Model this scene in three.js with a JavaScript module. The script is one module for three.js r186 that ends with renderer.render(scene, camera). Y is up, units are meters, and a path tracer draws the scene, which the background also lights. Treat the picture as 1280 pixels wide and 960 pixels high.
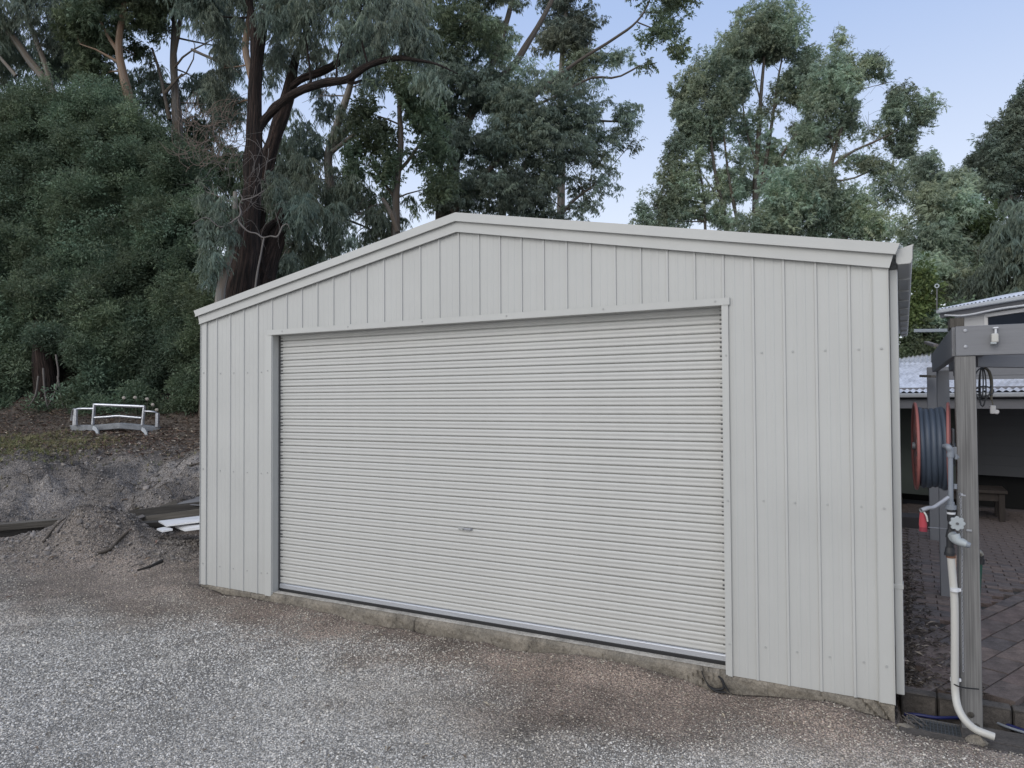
import * as THREE from 'three';
import { mergeGeometries } from 'three/addons/utils/BufferGeometryUtils.js';
import { RoundedBoxGeometry } from 'three/addons/geometries/RoundedBoxGeometry.js';

// ---------------------------------------------------------------- camera, sky, sun, exposure
const scene = new THREE.Scene();
const CAM = new THREE.Vector3(3.0765, 1.7794, 4.7896);
const camera = new THREE.PerspectiveCamera(56.05, 1024 / 768, 0.05, 3000);
camera.position.copy(CAM);
camera.rotation.set(0.0219, 0.4977, -0.0055, 'YXZ');
camera.updateMatrixWorld(true);
scene.add(camera);

const renderer = new THREE.WebGLRenderer({ antialias: true });
renderer.setSize(1024, 768);
renderer.toneMapping = THREE.LinearToneMapping;
renderer.toneMappingExposure = 1.0;
renderer.shadowMap.enabled = true;

{ // dusk sky: pale at the horizon, lavender blue higher up, a broad glow where the sun has gone down
  const W = 1024, H = 512, d = new Float32Array(W * H * 4);
  const glow = new THREE.Vector3(-0.35, 0.25, 0.95).normalize();
  const hor = [1.12, 1.18, 1.24], mid = [0.42, 0.56, 0.865], zen = [0.42, 0.51, 0.70];
  for (let j = 0; j < H; j++) {
    const el = ((j + 0.5) / H - 0.5) * Math.PI;
    for (let i = 0; i < W; i++) {
      const az = ((i + 0.5) / W - 0.5) * 2 * Math.PI;
      const x = Math.cos(el) * Math.cos(az), y = Math.sin(el), z = Math.cos(el) * Math.sin(az);
      const e = Math.max(0, el) / (Math.PI / 2);
      const a = Math.min(1, e / 0.32), b = Math.max(0, (e - 0.32) / 0.68);
      const sa = 1 - Math.pow(1 - a, 1.2);
      const g = Math.pow(Math.max(0, 0.5 + 0.5 * (x * glow.x + y * glow.y + z * glow.z)), 4);
      const k = (j * W + i) * 4;
      for (let c = 0; c < 3; c++) {
        let v = hor[c] * (1 - sa) + (mid[c] * (1 - b) + zen[c] * b) * sa;
        v += g * [0.95, 0.85, 0.66][c];
        if (el < 0) v *= Math.max(0.25, 1 + el * 4);
        d[k + c] = v;
      }
      d[k + 3] = 1;
    }
  }
  const t = new THREE.DataTexture(d, W, H, THREE.RGBAFormat, THREE.FloatType);
  t.mapping = THREE.EquirectangularReflectionMapping;
  t.magFilter = THREE.LinearFilter; t.minFilter = THREE.LinearFilter;
  t.needsUpdate = true;
  scene.background = t; scene.environment = t;
}
const sun = new THREE.DirectionalLight(new THREE.Color(1, 0.95, 0.87), 0.85);
sun.position.set(-4, 20, 27);
sun.castShadow = true; sun.shadow.radius = 60;
Object.assign(sun.shadow.camera, { left: -30, right: 30, top: 30, bottom: -30, near: 1, far: 120 });
scene.add(sun, sun.target);

// ---------------------------------------------------------------- numbers
function rngOf(seed) {
  let a = seed >>> 0;
  return () => { a = (a + 0x6D2B79F5) >>> 0; let t = Math.imul(a ^ (a >>> 15), 1 | a); t = (t + Math.imul(t ^ (t >>> 7), 61 | t)) ^ t; return ((t ^ (t >>> 14)) >>> 0) / 4294967296; };
}
const hash3 = (x, y, z) => { let h = Math.imul(x, 374761393) ^ Math.imul(y, 668265263) ^ Math.imul(z, 2147483647 - 1274126177); h = Math.imul(h ^ (h >>> 13), 1274126177); h ^= h >>> 16; return (h >>> 0) / 4294967296; };
const sm = (t) => t * t * (3 - 2 * t);
function noise3(x, y, z) {
  const X = Math.floor(x), Y = Math.floor(y), Z = Math.floor(z), fx = sm(x - X), fy = sm(y - Y), fz = sm(z - Z);
  const l = (a, b, t) => a + (b - a) * t;
  const c = (i, j, k) => hash3(X + i, Y + j, Z + k);
  return l(l(l(c(0, 0, 0), c(1, 0, 0), fx), l(c(0, 1, 0), c(1, 1, 0), fx), fy), l(l(c(0, 0, 1), c(1, 0, 1), fx), l(c(0, 1, 1), c(1, 1, 1), fx), fy), fz) * 2 - 1;
}
const noise2 = (x, y) => noise3(x, y, 7.31);
function fbm(x, y, o = 4, z = 3.7) { let s = 0, a = 0.5, f = 1; for (let i = 0; i < o; i++) { s += a * noise3(x * f, y * f, z + i * 11.3); a *= 0.5; f *= 2.03; } return s; }
const clamp = (x, a = 0, b = 1) => Math.min(b, Math.max(a, x));
const sstep = (a, b, x) => sm(clamp((x - a) / (b - a)));
const lerp = (a, b, t) => a + (b - a) * t;
function pl(pts, x) { if (x <= pts[0][0]) return pts[0][1]; for (let i = 1; i < pts.length; i++) if (x <= pts[i][0]) return lerp(pts[i - 1][1], pts[i][1], (x - pts[i - 1][0]) / (pts[i][0] - pts[i - 1][0])); return pts[pts.length - 1][1]; }
// a place in the yard from a bearing (measured on a 1280 x 960 view) and a distance in metres
const bRight = new THREE.Vector3(), bUp = new THREE.Vector3(), bBack = new THREE.Vector3();
camera.matrixWorld.extractBasis(bRight, bUp, bBack);
const FP = 901.74;
function at(u, v, depth) {
  return CAM.clone().addScaledVector(bBack, -depth).addScaledVector(bRight, (u - 640) / FP * depth).addScaledVector(bUp, (480 - v) / FP * depth);
}
const V = (x, y, z) => new THREE.Vector3(x, y, z);

// ---------------------------------------------------------------- textures and materials
function tex(size, fn, srgb = false, rep = 1) {
  const d = new Uint8Array(size * size * 4);
  for (let j = 0; j < size; j++) for (let i = 0; i < size; i++) {
    const c = fn(i / size, j / size, i, j), k = (j * size + i) * 4;
    if (typeof c === 'number') d[k] = d[k + 1] = d[k + 2] = clamp(c) * 255; else { d[k] = clamp(c[0]) * 255; d[k + 1] = clamp(c[1]) * 255; d[k + 2] = clamp(c[2]) * 255; }
    d[k + 3] = 255;
  }
  const t = new THREE.DataTexture(d, size, size);
  t.wrapS = t.wrapT = THREE.RepeatWrapping; t.magFilter = THREE.LinearFilter; t.minFilter = THREE.LinearMipmapLinearFilter; t.generateMipmaps = true;
  if (srgb) t.colorSpace = THREE.SRGBColorSpace;
  t.repeat.set(rep, rep); t.needsUpdate = true;
  return t;
}
// noise that tiles over the unit square
function tn(u, v, f, seed = 0, fy = f) {
  const x = u * f, y = v * fy, X = Math.floor(x), Y = Math.floor(y), a = sm(x - X), b = sm(y - Y);
  const c = (i, j) => hash3(((X + i) % f + f) % f, ((Y + j) % fy + fy) % fy, seed * 57 + f);
  return lerp(lerp(c(0, 0), c(1, 0), a), lerp(c(0, 1), c(1, 1), a), b);
}
function tfbm(u, v, f, o, seed = 0, fy = f) { let s = 0, a = 0.5, t = 0; for (let i = 0; i < o; i++) { s += a * tn(u, v, f, seed + i, fy); t += a; a *= 0.55; f *= 2; fy *= 2; } return s / t; }

const std = (r, g, b, rough = 0.8, extra = {}) => { const m = new THREE.MeshStandardMaterial({ roughness: rough, side: THREE.DoubleSide, ...extra }); m.color.setRGB(r, g, b); return m; };
const T = {};
T.grain = tex(512, (u, v) => 0.5 + 0.5 * (tfbm(u, v, 6, 5, 3, 90) - 0.5) + 0.3 * (tfbm(u, v, 3, 4, 9) - 0.5));
T.woodCol = tex(512, (u, v) => { const g = tfbm(u, v, 40, 4, 5, 3), s = tfbm(u, v, 5, 4, 12, 2), k = 0.62 + 0.5 * (g - 0.5) + 0.5 * (s - 0.5); return [k, k * 0.985, k * 0.96]; });
T.woodBump = tex(512, (u, v) => { const g = tfbm(u, v, 48, 4, 5, 3); return g < 0.36 ? 0.1 : g; });
T.conc = tex(1024, (u, v) => { const k = 0.55 + 0.7 * (tfbm(u, v, 7, 6, 2) - 0.5) + 0.28 * (tn(u, v, 256, 4) - 0.5) + 0.25 * (tfbm(u, v, 60, 2, 8) - 0.5); const w = tfbm(u, v, 5, 3, 21); return [k * (0.97 + 0.08 * w), k * (0.96 + 0.04 * w), k * 0.93]; });
T.concBump = tex(512, (u, v) => tfbm(u, v, 24, 5, 31));
T.bark = tex(512, (u, v) => { const r = Math.abs(tfbm(u, v, 14, 4, 41, 4) - 0.5) * 2, s = Math.abs(tfbm(u, v, 26, 3, 47, 6) - 0.5) * 2; return clamp(0.15 + 1.5 * Math.min(r, s)); });
T.barkCol = tex(512, (u, v) => { const k = 0.12 + 1.9 * Math.abs(tfbm(u, v, 14, 4, 41, 4) - 0.5) * 2 + 0.25 * (tfbm(u, v, 8, 4, 6) - 0.5); return [k, k * 0.9, k * 0.84]; });
T.gumCol = tex(512, (u, v) => { const p = tfbm(u, v, 5, 4, 51, 3), q = tfbm(u, v, 12, 3, 58, 3); const k = 0.62 + 0.5 * (q - 0.5); return p > 0.54 ? [k, k * 0.86, k * 0.72] : [k * 1.05, k * 1.03, k]; });
T.metalBump = tex(256, (u, v) => tfbm(u, v, 3, 3, 61));
T.dust = tex(512, (u, v) => { const k = 0.95 + 0.12 * (tfbm(u, v, 4, 5, 71) - 0.5) + 0.03 * (tfbm(u, v, 40, 2, 73, 3) - 0.5); return [k, k, k]; });
T.galv = tex(512, (u, v) => { const k = 0.72 + 0.5 * (tfbm(u, v, 12, 4, 81) - 0.5) + 0.2 * (tn(u, v, 64, 82) - 0.5); return [k, k, k * 1.02]; });
T.gravel = tex(2048, (() => { // stones: nearest of jittered points in a tiling grid
  const N = 200;
  return (u, v) => {
    let best = 9, id = 0; const x = u * N, y = v * N, X = Math.floor(x), Y = Math.floor(y);
    for (let j = -1; j < 2; j++) for (let i = -1; i < 2; i++) {
      const a = (X + i + N) % N, b = (Y + j + N) % N, h = hash3(a, b, 5);
      const dx = X + i + h - x, dy = Y + j + hash3(a, b, 9) - y, dd = dx * dx + dy * dy;
      if (dd < best) { best = dd; id = hash3(a, b, 13); }
    }
    const e = Math.sqrt(best), g = tfbm(u, v, 300, 2, 91);
    const k = (0.30 + 0.5 * id * id) * clamp(1.25 - e * 1.0, 0.3, 1) * (0.75 + 0.5 * g), w = hash3(Math.floor(id * 9999), 3, 3);
    return [k * (0.97 + 0.1 * w), k * (0.97 + 0.04 * w), k * (0.98 - 0.04 * w)];
  };
})());
T.gravelBump = tex(1024, (u, v) => 0.6 * tfbm(u, v, 128, 3, 93) + 0.4 * tfbm(u, v, 40, 3, 95));
for (const k of ['woodCol', 'barkCol', 'gumCol', 'dust', 'galv', 'conc', 'gravel']) T[k].colorSpace = THREE.NoColorSpace;
const rp = (t, x, y = x) => { const c = t.clone(); c.repeat.set(x, y); c.needsUpdate = true; return c; };

const M = {
  steel: std(0.478, 0.480, 0.462, 0.42, { map: rp(T.dust, 0.5), bumpMap: rp(T.metalBump, 0.7), bumpScale: 0.004 }),
  steelTrim: std(0.487, 0.489, 0.470, 0.40, { map: rp(T.dust, 0.4) }),
  door: std(0.515, 0.513, 0.490, 0.42, { map: rp(T.dust, 0.35) }),
  alu: std(0.56, 0.58, 0.62, 0.42, { metalness: 0.7 }),
  rubber: std(0.012, 0.012, 0.013, 0.7),
  track: std(0.10, 0.10, 0.10, 0.6),
  screw: std(0.38, 0.385, 0.375, 0.45),
  concrete: std(0.35, 0.32, 0.275, 0.9, { map: rp(T.conc, 0.8), bumpMap: rp(T.concBump, 1.5), bumpScale: 0.006 }),
  ledge: std(0.72, 0.70, 0.66, 0.85, { map: rp(T.conc, 0.6) }),
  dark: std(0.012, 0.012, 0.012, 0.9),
  timber: std(0.30, 0.298, 0.297, 0.85, { map: rp(T.woodCol, 4.3, 0.9), bumpMap: rp(T.woodBump, 4.3, 0.9), bumpScale: 0.0015 }),
  paintTimber: std(0.195, 0.198, 0.21, 0.65, { map: rp(T.dust, 1.3, 0.6), bumpMap: rp(T.woodBump, 3.1, 0.5), bumpScale: 0.0006 }),
  oldTimber: std(0.18, 0.165, 0.145, 0.9, { map: rp(T.woodCol, 2, 1), bumpMap: rp(T.woodBump, 2, 1), bumpScale: 0.005 }),
  oldTimberDark: std(0.07, 0.065, 0.06, 0.9, { map: rp(T.woodCol, 2, 1), bumpMap: rp(T.woodBump, 2, 1), bumpScale: 0.005 }),
  white: std(0.62, 0.63, 0.65, 0.6),
  pvc: std(0.50, 0.49, 0.455, 0.4, { map: rp(T.dust, 1) }),
  greyPvc: std(0.20, 0.22, 0.25, 0.45),
  blackPlastic: std(0.02, 0.021, 0.024, 0.45),
  greyPlastic: std(0.36, 0.39, 0.40, 0.5),
  hose: std(0.045, 0.06, 0.085, 0.5),
  red: std(0.27, 0.095, 0.085, 0.55),
  redBright: std(0.38, 0.045, 0.06, 0.45),
  blue: std(0.012, 0.016, 0.09, 0.45),
  green: std(0.012, 0.07, 0.048, 0.4),
  galv: std(0.50, 0.51, 0.53, 0.5, { metalness: 0.35, map: rp(T.galv, 0.7) }),
  iron: std(0.86, 0.88, 0.92, 0.42, { metalness: 0.25, map: rp(T.galv, 0.5) }),
  bar: std(0.72, 0.74, 0.78, 0.30, { metalness: 0.7, map: rp(T.galv, 1.5) }),
  rust: std(0.16, 0.08, 0.05, 0.85),
  fascia: std(0.15, 0.15, 0.16, 0.6),
  board: std(0.58, 0.57, 0.56, 0.7, { map: rp(T.dust, 0.5) }),
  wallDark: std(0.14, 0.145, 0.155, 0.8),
  pane: std(0.02, 0.025, 0.035, 0.08),
  cable: std(0.05, 0.055, 0.06, 0.6),
  cableTan: std(0.12, 0.11, 0.085, 0.7),
  tableWood: std(0.05, 0.036, 0.028, 0.7, { map: rp(T.woodCol, 2, 1) }),
  barkDark: std(0.058, 0.040, 0.034, 0.95, { map: rp(T.barkCol, 1, 0.35), bumpMap: rp(T.bark, 1, 0.35), bumpScale: 0.06 }),
  barkGrey: std(0.20, 0.185, 0.17, 0.9, { map: rp(T.gumCol, 2, 0.5), bumpMap: rp(T.bark, 2, 0.5), bumpScale: 0.012 }),
  barkPale: std(0.30, 0.285, 0.265, 0.8, { map: rp(T.gumCol, 1.5, 0.4), bumpMap: rp(T.bark, 1, 0.4), bumpScale: 0.006 }),
  barkTan: std(0.32, 0.235, 0.175, 0.8, { map: rp(T.gumCol, 1.5, 0.4), bumpMap: rp(T.bark, 1, 0.4), bumpScale: 0.006 }),
  dead: std(0.15, 0.135, 0.125, 0.9),
  twig: std(0.09, 0.075, 0.06, 0.9),
};

// ---------------------------------------------------------------- geometry helpers
function clean(g) { // position, normal, uv, no index
  let o = g.index ? g.toNonIndexed() : g;
  for (const k of Object.keys(o.attributes)) if (!['position', 'normal', 'uv'].includes(k)) o.deleteAttribute(k);
  if (!o.attributes.normal) o.computeVertexNormals();
  if (!o.attributes.uv) o.setAttribute('uv', new THREE.BufferAttribute(new Float32Array(o.attributes.position.count * 2), 2));
  return o;
}
function metreUV(g) {
  const p = g.attributes.position, n = g.attributes.normal, uv = g.attributes.uv;
  for (let i = 0; i < p.count; i++) {
    const a = Math.abs(n.getX(i)), b = Math.abs(n.getY(i)), c = Math.abs(n.getZ(i));
    if (b >= a && b >= c) uv.setXY(i, p.getX(i), p.getZ(i)); else if (a >= c) uv.setXY(i, p.getZ(i), p.getY(i)); else uv.setXY(i, p.getX(i), p.getY(i));
  }
  return g;
}
const bx = (w, h, d, x, y, z) => metreUV(clean(new THREE.BoxGeometry(w, h, d).translate(x, y, z)));
const rbx = (w, h, d, x, y, z, r = 0.004) => metreUV(clean(new RoundedBoxGeometry(w, h, d, 1, Math.min(r, w / 2.1, h / 2.1, d / 2.1)).translate(x, y, z)));
// a squared length of timber from a to b: grain runs along it
function beam(a, b, w, h, r = 0.004, roll = 0) {
  const L = a.distanceTo(b), g = clean(new RoundedBoxGeometry(w, L, h, 1, Math.min(r, w / 2.1, h / 2.1)));
  metreUV(g); g.rotateY(roll);
  const d = b.clone().sub(a).normalize();
  if (Math.abs(d.y) < 0.75) { const up = V(0, 1, 0).addScaledVector(d, -d.y).normalize(), x = up.clone().negate(), z = x.clone().cross(d); g.applyMatrix4(new THREE.Matrix4().makeBasis(x, d, z)); } // level lengths keep their first width upright
  else g.applyQuaternion(new THREE.Quaternion().setFromUnitVectors(V(0, 1, 0), d));
  return g.translate((a.x + b.x) / 2, (a.y + b.y) / 2, (a.z + b.z) / 2);
}
function cyl(a, b, r, r2 = r, seg = 14) {
  const L = a.distanceTo(b), g = clean(new THREE.CylinderGeometry(r2, r, L, seg));
  g.applyQuaternion(new THREE.Quaternion().setFromUnitVectors(V(0, 1, 0), b.clone().sub(a).normalize())).translate((a.x + b.x) / 2, (a.y + b.y) / 2, (a.z + b.z) / 2);
  return g;
}
function tube(pts, r, seg = 40, rs = 8, closed = false) { return clean(new THREE.TubeGeometry(new THREE.CatmullRomCurve3(pts, closed), seg, r, rs, closed)); }
// tapered limb through points with a radius at each, closed at the tip, lumpy
function limb(pts, rad, rs = 10, step = 0.35, lump = 0.06, seed = 1, ridge = 0) {
  const curve = new THREE.CatmullRomCurve3(pts, false, 'centripetal');
  const L = curve.getLength(), n = Math.max(3, Math.min(120, Math.round(L / step)));
  const P = [], N = [], U = [];
  const ring = [];
  let prev = V(1, 0, 0.3).normalize(), len = 0, last = null;
  for (let i = 0; i <= n; i++) {
    const t = i / n, c = curve.getPoint(t), tan = curve.getTangent(t);
    const k = t * (pts.length - 1), i0 = Math.min(pts.length - 2, Math.floor(k)), r = lerp(rad[i0], rad[i0 + 1], k - i0);
    const x = prev.clone().addScaledVector(tan, -prev.dot(tan)).normalize(), y = tan.clone().cross(x);
    prev = x; if (last) len += c.distanceTo(last); last = c;
    const row = [];
    for (let j = 0; j <= rs; j++) {
      const a = (j % rs) / rs * 2 * Math.PI, rr = r * (1 + lump * 2 * noise3(Math.cos(a) * 1.3 + seed, Math.sin(a) * 1.3, len * 1.1 / Math.max(0.15, rad[0] * 3)) + (ridge ? ridge * (Math.abs(noise3(a * 5.1 + seed + 0.4 * noise3(len * 2, a * 2, 3), len * 1.3, seed)) - 0.3) : 0));
      const nn = x.clone().multiplyScalar(Math.cos(a)).addScaledVector(y, Math.sin(a));
      row.push([c.clone().addScaledVector(nn, rr), nn, j / rs * Math.max(0.5, Math.round(6.28 * rad[0] * 1)), len]);
    }
    ring.push(row);
  }
  const put = (q) => { P.push(q[0].x, q[0].y, q[0].z); N.push(q[1].x, q[1].y, q[1].z); U.push(q[2], q[3]); };
  for (let i = 0; i < n; i++) for (let j = 0; j < rs; j++) { const a = ring[i][j], b = ring[i][j + 1], c = ring[i + 1][j + 1], d = ring[i + 1][j]; put(a); put(b); put(c); put(a); put(c); put(d); }
  const g = new THREE.BufferGeometry();
  g.setAttribute('position', new THREE.Float32BufferAttribute(P, 3)); g.setAttribute('normal', new THREE.Float32BufferAttribute(N, 3)); g.setAttribute('uv', new THREE.Float32BufferAttribute(U, 2));
  return g;
}
function poly(pts, z0, z1) { // outline in x, y pushed from z0 to z1
  const s = new THREE.Shape(pts.map((p) => new THREE.Vector2(p[0], p[1])));
  return metreUV(clean(new THREE.ExtrudeGeometry(s, { depth: z1 - z0, bevelEnabled: false }).translate(0, 0, z0)));
}
function fromTris(P) { const g = new THREE.BufferGeometry(); g.setAttribute('position', new THREE.Float32BufferAttribute(P, 3)); g.computeVertexNormals(); return metreUV(clean(g)); }
function sweepQuads(rows) { // rows of points -> sheet
  const P = [];
  for (let i = 0; i + 1 < rows.length; i++) for (let j = 0; j + 1 < rows[i].length; j++) { const a = rows[i][j], b = rows[i][j + 1], c = rows[i + 1][j + 1], d = rows[i + 1][j]; P.push(...a, ...b, ...c, ...a, ...c, ...d); }
  return fromTris(P);
}

// ---------------------------------------------------------------- naming
const taken = {};
function numbered(name) { const n = taken[name] = (taken[name] ?? -1) + 1; return n ? `${name}_${String(n).padStart(3, '0')}` : name; }
function tag(o, label, category, group, kind) { o.userData.label = label; if (category) o.userData.category = category; if (group) o.userData.group = group; if (kind) o.userData.kind = kind; o.traverse((c) => { c.castShadow = c.receiveShadow = true; }); return o; }
function thing(name, label, category, pos = [0, 0, 0], group) {
  const o = new THREE.Group(); o.name = numbered(name); o.position.set(...(pos.isVector3 ? pos.toArray() : pos)); scene.add(o); o.updateMatrixWorld(true);
  return tag(o, label, category, group);
}
function mesh(name, geos, mat, parent = scene) { // geometry is given in the yard's axes, whatever the parent
  let g = Array.isArray(geos) ? (geos.length > 1 ? mergeGeometries(geos) : geos[0]) : geos;
  const o = new THREE.Mesh(g, mat);
  o.name = parent === scene ? numbered(name) : partName(parent, name);
  if (parent !== scene) { const w = V(0, 0, 0); parent.updateWorldMatrix(true, false); w.setFromMatrixPosition(parent.matrixWorld); g.translate(-w.x, -w.y, -w.z); }
  o.castShadow = o.receiveShadow = true; parent.add(o);
  return o;
}
const partCount = new WeakMap();
function partName(parent, name) { if (!partCount.has(parent)) partCount.set(parent, {}); const c = partCount.get(parent); const k = c[name] = (c[name] ?? -1) + 1; return k ? `${name}_${String(k).padStart(3, '0')}` : name; }
const struct = (name, geos, mat, label) => { const o = mesh(name, geos, mat); tag(o, label, undefined, undefined, 'structure'); return o; };

// ---------------------------------------------------------------- ground
const MOUND = at(118, 690, 8.75), MOUND2 = at(8, 690, 8.7), RIDGE = at(222, 676, 8.6);
const bankT = (x, z) => (x + 6.3) * -0.445 + (z + 1.0) * -0.895;
const bankS = (x, z) => (x + 6.3) * 0.895 + (z + 1.0) * -0.445;
function ground(x, z) {
  let y = -0.088 - 0.007 * clamp(x, -4, 4);
  const n1 = fbm(x * 0.9, z * 0.9, 3), n2 = fbm(x * 4, z * 4, 3, 9.1);
  y += 0.018 * n1 + 0.012 * n2;
  // the cut bank and the hill behind it
  const s = bankS(x, z), t = bankT(x, z) + 0.25 * fbm(s * 0.7, 0.5, 3) + 0.10 * fbm(x * 2.2, z * 2.2, 3, 5.5);
  let b = pl([[-0.9, 0], [-0.1, 0.05], [0.3, 0.22], [0.9, 0.52], [1.5, 0.76], [2.2, 0.95], [3.2, 1.11], [4.4, 1.27], [5.6, 1.85], [8, 2.9], [14, 4.6], [30, 8], [70, 12]], t);
  const face = sstep(-0.2, 0.6, t) * (1 - sstep(1.6, 3.2, t));
  b += face * (0.30 * fbm(x * 2.2, z * 2.2, 4, 2.2) + 0.16 * fbm(x * 6, z * 6, 3, 4.4));
  b += face * 0.05 * fbm(x * 13, z * 13, 2, 4.9);
  b += sstep(1.5, 3, t) * 0.05 * fbm(x * 3, z * 3, 3, 8.8);
  const dx = Math.max(0, Math.abs(x) - 3), dz = Math.max(0, z > 0 ? z : -6 - z), d = Math.hypot(dx, dz);
  y += b * sstep(0.35, 2.0, d) * sstep(5, -3, x);
  // heaps of dug soil
  const heap = (c, h, rx, rz) => { const q = ((x - c.x) / rx) ** 2 + ((z - c.z) / rz) ** 2; if (q > 9) return 0; return h * Math.exp(-q * 0.9) * (1 + 0.45 * fbm(x * 3.1, z * 3.1, 4, 1.1)) + Math.exp(-q * 0.9) * 0.07 * fbm(x * 9, z * 9, 3, 6.6); };
  y += heap(MOUND, 0.56, 0.58, 0.55) + heap(MOUND2, 0.15, 0.55, 0.4) + heap(RIDGE, 0.13, 0.75, 0.5);
  const rough = sstep(-4.2, -5.6, x + 0.35 * z) ;
  y += rough * 0.05 * fbm(x * 2.6, z * 2.6, 4, 12.2);
  // soil drawn up along the slab, worn hollows
  if (z > -0.2 && z < 1.2 && Math.abs(x) < 3.4) y += Math.exp(-(((z - 0.12) / 0.2) ** 2)) * (0.038 + 0.085 * fbm(x * 1.9, z * 1.5, 4, 14));
  if (x > 3.0 && z < 0.1) y = lerp(y, -0.26, sstep(3.0, 3.06, x) * sstep(0.1, 0.04, z));
  if (Math.abs(x) < 2.97 && z < -0.04 && z > -6) y = -0.3;
  return y;
}
const gravelAt = (x, z) => { // 1 = loose stone, 0 = bare soil
  const n = 1.25 * fbm(x * 0.7 + 3, z * 0.7, 4, 20) + 0.7 * fbm(x * 2.7, z * 2.7, 3, 23);
  const yard = sstep(0.2, 2.0, z + 0.12 * (x + 3) * (x < -3 ? 0.9 : 0.25) + 1.3 * n);
  return clamp(yard * (1 - 0.9 * sstep(-0.5, 0.1, bankT(x, z))));
};
{
  const axis = (lo, hi, step, far) => { const a = []; for (let x = lo; x <= hi + 1e-6; x += step) a.push(x); let g = step * 1.5, x = lo; while (x > -far) { x -= g; g *= 1.25; a.unshift(x); } g = step * 1.5; x = hi; while (x < far) { x += g; g *= 1.25; a.push(x); } return a; };
  const X = axis(-13.5, 5.0, 0.05, 600), Z = axis(-7.5, 4.6, 0.05, 600);
  const P = [], C = [], U = [], I = [];
  const mixc = (a, b, t) => a.map((v, i) => lerp(v, b[i], t));
  for (const z of Z) for (const x of X) {
    P.push(x, ground(x, z), z); U.push(x / 1.7, z / 1.7);
    const n = fbm(x * 1.1, z * 1.1, 4, 31), m = fbm(x * 4.3, z * 4.3, 3, 33), t = bankT(x, z);
    let c = mixc([0.47, 0.395, 0.335], [0.90, 0.865, 0.80], gravelAt(x, z));
    const pink = clamp(sstep(0.9, 0.1, Math.abs(z - 0.3) + 0.6 * n) * sstep(-3.6, -1.5, x));
    c = mixc(c, [0.54, 0.42, 0.35], 0.6 * pink);
    c = mixc(c, [0.23, 0.21, 0.195], sstep(-0.3, 0.4, t) * 0.95);
    for (const [q, R] of [[MOUND, 1.1], [MOUND2, 0.9], [RIDGE, 0.8]]) c = mixc(c, [0.32, 0.285, 0.255], 0.85 * sstep(R, 0.4 * R, Math.hypot(x - q.x, z - q.z)));
    const grey = sstep(0.2, 0.9, t) * (1 - sstep(1.9, 2.6, t));
    c = mixc(c, [0.40, 0.375, 0.355], grey * clamp(0.3 + 1.6 * n));
    c = mixc(c, [0.21, 0.175, 0.145], sstep(2.2, 3.2, t + n));
    c = mixc(c, [0.10, 0.085, 0.07], sstep(4.8, 6.2, t));
    const k = 0.92 + 0.6 * n + 0.5 * m;
    C.push(...c.map((v) => Math.max(0.02, v * clamp(k, 0.5, 1.4))));
  }
  const W = X.length;
  for (let j = 0; j + 1 < Z.length; j++) for (let i = 0; i + 1 < W; i++) { const a = j * W + i, b = a + 1, c = a + W, d = c + 1; I.push(a, c, b, b, c, d); }
  const g = new THREE.BufferGeometry();
  g.setAttribute('position', new THREE.Float32BufferAttribute(P, 3)); g.setAttribute('color', new THREE.Float32BufferAttribute(C, 3)); g.setAttribute('uv', new THREE.Float32BufferAttribute(U, 2)); g.setIndex(I); g.computeVertexNormals();
  const m = std(1.25, 1.25, 1.25, 0.95, { map: T.gravel, bumpMap: T.gravelBump, bumpScale: 0.03, vertexColors: true });
  const o = new THREE.Mesh(g, m); o.name = 'ground'; scene.add(o);
  tag(o, 'gravel yard, bare soil and earth bank around the shed', undefined, undefined, 'structure');
}
function scatter(name, label, category, geo, mat, list, parent = scene, group) { // list of [Matrix4, Color]
  const o = new THREE.InstancedMesh(geo, mat, list.length);
  list.forEach(([m, c], i) => { o.setMatrixAt(i, m); if (c) o.setColorAt(i, c); });
  o.castShadow = o.receiveShadow = true;
  if (parent === scene) { o.name = numbered(name); scene.add(o); tag(o, label, category, group, 'stuff'); } else { o.name = partName(parent, name); o.userData.kind = 'stuff'; parent.add(o); }
  return o;
}
const mat4 = (p, q, s) => new THREE.Matrix4().compose(p, q, typeof s === 'number' ? V(s, s, s) : s);
const quat = (x, y, z) => new THREE.Quaternion().setFromEuler(new THREE.Euler(x, y, z, 'YXZ'));
const col = (r, g, b) => new THREE.Color().setRGB(r, g, b);
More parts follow.
